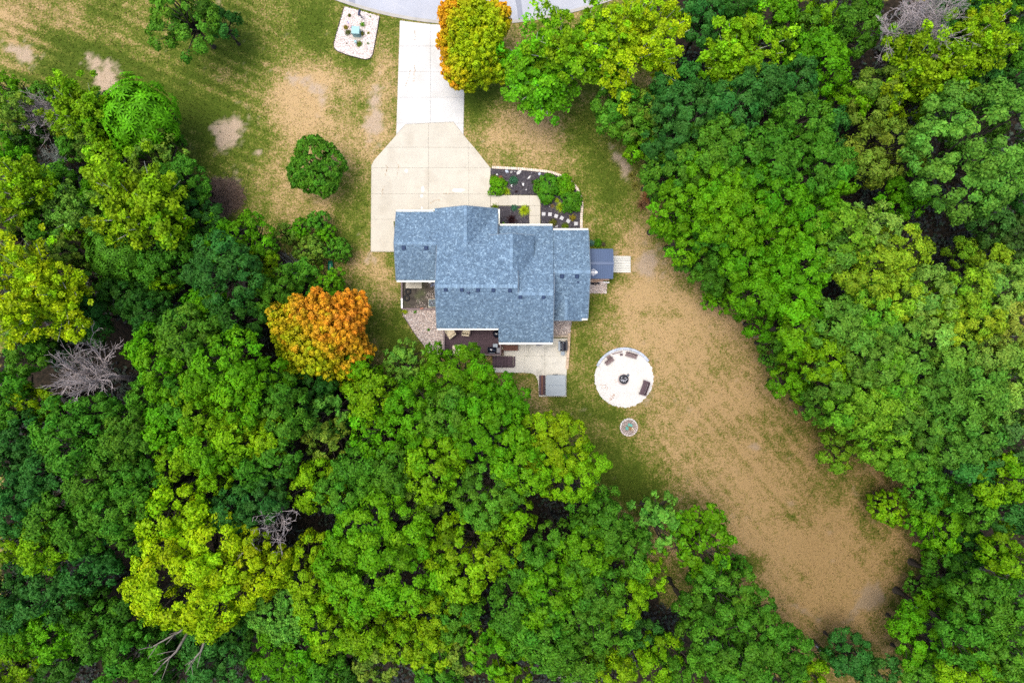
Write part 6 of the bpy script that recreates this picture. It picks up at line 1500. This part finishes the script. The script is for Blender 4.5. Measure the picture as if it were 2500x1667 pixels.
# blue-white flower heads
def blossom(label, px, py, r, seed):
    rng = np.random.default_rng(seed); n = 300; d = sphere_dirs(n, rng); d[:, 2] = np.abs(d[:, 2]); P = d * np.array([r, r, .5]) * rng.uniform(.5, 1.05, (n, 1)); V, F = leaves(P, d, .06, rng, el=1.1)
    base = np.where(rng.random((n, 1)) < .7, np.array([[.58, .62, .72]]), np.array([[.05, .12, .03]])); me = np_mesh('flowering_shrub', V, F, M['leaf'], col=rep4(base)); tag(link('flowering_shrub', me, None, (*W(px, py, .6), .55)), label, 'flower bush', 'white flowering shrubs left of the house')
blossom('pale white flowering shrub, left one of the pair among green bushes', 777, 609, .26, 1); blossom('bluish white flowering shrub, right one nearer the lawn', 797, 613, .42, 2)

# ---------------------------------------------------------------- stuff: pebbles, mulch chips, grass, undergrowth
def scatter(poly, n, rng):
    a = np.array(poly); lo, hi = a.min(0), a.max(0); out = np.zeros((0, 2))
    while len(out) < n:
        p = rng.uniform(lo, hi, (n * 2, 2)); out = np.concatenate([out, p[inpoly(p, poly)]])
    return out[:n]
OCT = np.array([(1, 0, 0), (0, 1, 0), (-1, 0, 0), (0, -1, 0), (0, 0, 1), (.7, .7, .4), (-.7, .7, .4), (-.7, -.7, .4), (.7, -.7, .4)], float)
OF = np.array([(0, 5, 8), (5, 4, 8), (1, 6, 5), (5, 6, 4), (2, 7, 6), (6, 7, 4), (3, 8, 7), (7, 8, 4)])
def pebbles(name, label, poly, n, pal, smin, smax, z, seed, mt='pebble', flat=.6):
    rng = np.random.default_rng(seed); p = scatter(poly, n, rng); s = rng.uniform(smin, smax, n); a = rng.uniform(0, 6.28, n); el = rng.uniform(.6, 1, n)
    O = OCT[None] * np.stack([s, s * el, s * flat], -1)[:, None]; c, q = np.cos(a)[:, None], np.sin(a)[:, None]
    V = np.stack([O[..., 0] * c - O[..., 1] * q + p[:, :1], O[..., 0] * q + O[..., 1] * c + p[:, 1:], O[..., 2] + z], -1)
    F = OF[None] + (np.arange(n) * 9)[:, None, None]; C = np.array(pal)[rng.integers(0, len(pal), n)] * rng.uniform(.8, 1.2, (n, 1))
    o = link(name, np_mesh(name, V.reshape(-1, 3), F.reshape(-1, 3), M[mt], col=np.repeat(C, 9, 0))); tag(o, label, 'gravel' if 'gravel' in name else 'mulch', kind='stuff')
PALE = [(.62, .56, .52), (.52, .44, .40), (.70, .66, .63), (.45, .40, .38), (.30, .25, .23), (.60, .50, .44)]
RIV = [(.34, .28, .25), (.26, .21, .19), (.44, .38, .34), (.18, .15, .14), (.38, .30, .25), (.50, .46, .43)]
pebbles('gravel', 'pale pinkish pebbles filling the gravel island', WP(ISL), 5200, PALE, .03, .065, .05, 1)
pebbles('gravel', 'brown river pebbles of the slanting bed left of the deck', WP(GL), 5200, RIV, .03, .07, .05, 2)
pebbles('gravel', 'brown river pebbles of the bed above the patio', WP(GR), 2200, RIV, .03, .075, .05, 3)
pebbles('gravel', 'river pebbles below the navy shed', WP(GS), 1600, RIV, .03, .07, .05, 4)
pebbles('gravel', 'pebbles inside the little stone ring', [(oc[0] + .76 * math.cos(2 * math.pi * k / 24), oc[1] + .76 * math.sin(2 * math.pi * k / 24)) for k in range(24)], 500, RIV, .025, .05, .05, 5)
pebbles('gravel', 'sparse pebbles on the dark soil of the yard', WP([(1030, 686), (1062, 686), (1062, 752), (1010, 752)]), 500, RIV, .02, .045, .06, 6)
MUL = [(.05, .045, .055), (.035, .03, .038), (.07, .065, .075), (.025, .02, .022), (.10, .09, .09)]
pebbles('mulch', 'dark mulch chips of the front garden bed', WP(BED), 6500, MUL, .025, .06, .06, 7, 'chip', .4)
pebbles('mulch', 'dark mulch chips of the small bed at the garage', WP(BED2), 1500, MUL, .025, .06, .06, 8, 'chip', .4)
pebbles('gravel', 'loose white grains of the gravel circle', [(FC[0] + (FR - .1) * math.cos(2 * math.pi * k / 40), FC[1] + (FR - .1) * math.sin(2 * math.pi * k / 40)) for k in range(40)], 1600, [(.70, .68, .64), (.66, .63, .58), (.74, .72, .70)], .012, .03, .05, 9)

# grass: blades in tufts over the open lawn
PAVED = [WP(p) for p in (UP, LOW, WALK, BED, ISL, GL, GR, GS, PAT, [(982, 520), (1068, 520), (1068, 756), (982, 756)])] + [[(-11.2, 6.2), (7.2, 2.5), (7.2, 11), (-11.2, 12.6)], [(-7, .5), (4, 0), (4, 11), (-7, 11)]]
def grass(n, seed):
    rng = np.random.default_rng(seed); P = rng.uniform((-52, -35), (52, 35), (n, 2)); keep = np.hypot(P[:, 0] - RC[0], P[:, 1] - RC[1]) > RR + .05
    keep &= np.hypot(P[:, 0] - FC[0], P[:, 1] - FC[1]) > FR + .06
    keep &= np.hypot(P[:, 0] - oc[0], P[:, 1] - oc[1]) > .95
    for q in PAVED: keep &= ~inpoly(P, q)
    P = P[keep]; d, b, br, so = fields(P[:, 0], P[:, 1]); keep = (so < .3) & (rng.random(len(P)) > b * .78)
    P, d, b, br = P[keep], d[keep], b[keep], br[keep]
    g = fbm(P[:, 0] / .35, P[:, 1] / .35, 77, 2) - .5
    C = lawn_color(d + rng.normal(0, .22, len(P)) + g * .9, b * .6, br) * np.clip(rng.normal(1.0, .20, (len(P), 1)), .5, 1.6)
    n = len(P); V = []; k = 3
    h = rng.uniform(.04, .10, n) * (1 - .5 * b) * (1.25 - .45 * np.clip(d, 0, 1)); base = np.concatenate([P, np.full((n, 1), -.02)], 1)
    for j in range(k):
        a = rng.uniform(0, 6.28, n); t = np.stack([np.cos(a), np.sin(a), 0 * a], -1); s = np.stack([-np.sin(a), np.cos(a), 0 * a], -1); w = rng.uniform(.018, .04, n)[:, None]; L = rng.uniform(.03, .13, n)[:, None]
        V.append(np.stack([base - s * w, base + s * w, base + t * L + np.array([0, 0, 1]) * h[:, None]], 1))
    V = np.stack(V, 1).reshape(-1, 3); F = np.arange(len(V)).reshape(-1, 3)
    o = link('grass', np_mesh('grass', V, F, M['tuft'], col=np.repeat(C, 3 * k, 0))); tag(o, 'short patchy lawn grass, green and drought-tan', 'grass', kind='stuff')
grass(150000, 5)
# undergrowth: dim leafy cover on the woods floor
def undergrowth(n, seed):
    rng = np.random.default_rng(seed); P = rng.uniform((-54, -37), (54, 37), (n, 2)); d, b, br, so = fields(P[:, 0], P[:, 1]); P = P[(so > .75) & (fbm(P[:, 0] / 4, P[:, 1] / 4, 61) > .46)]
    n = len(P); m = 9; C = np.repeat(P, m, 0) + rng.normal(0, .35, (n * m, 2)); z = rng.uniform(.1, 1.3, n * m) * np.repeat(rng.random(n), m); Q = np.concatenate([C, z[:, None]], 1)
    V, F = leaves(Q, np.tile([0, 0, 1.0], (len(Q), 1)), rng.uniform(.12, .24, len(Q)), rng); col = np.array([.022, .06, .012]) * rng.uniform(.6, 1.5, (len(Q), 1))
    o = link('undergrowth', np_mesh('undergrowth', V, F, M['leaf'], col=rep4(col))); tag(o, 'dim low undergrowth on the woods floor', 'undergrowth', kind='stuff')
undergrowth(14000, 3)
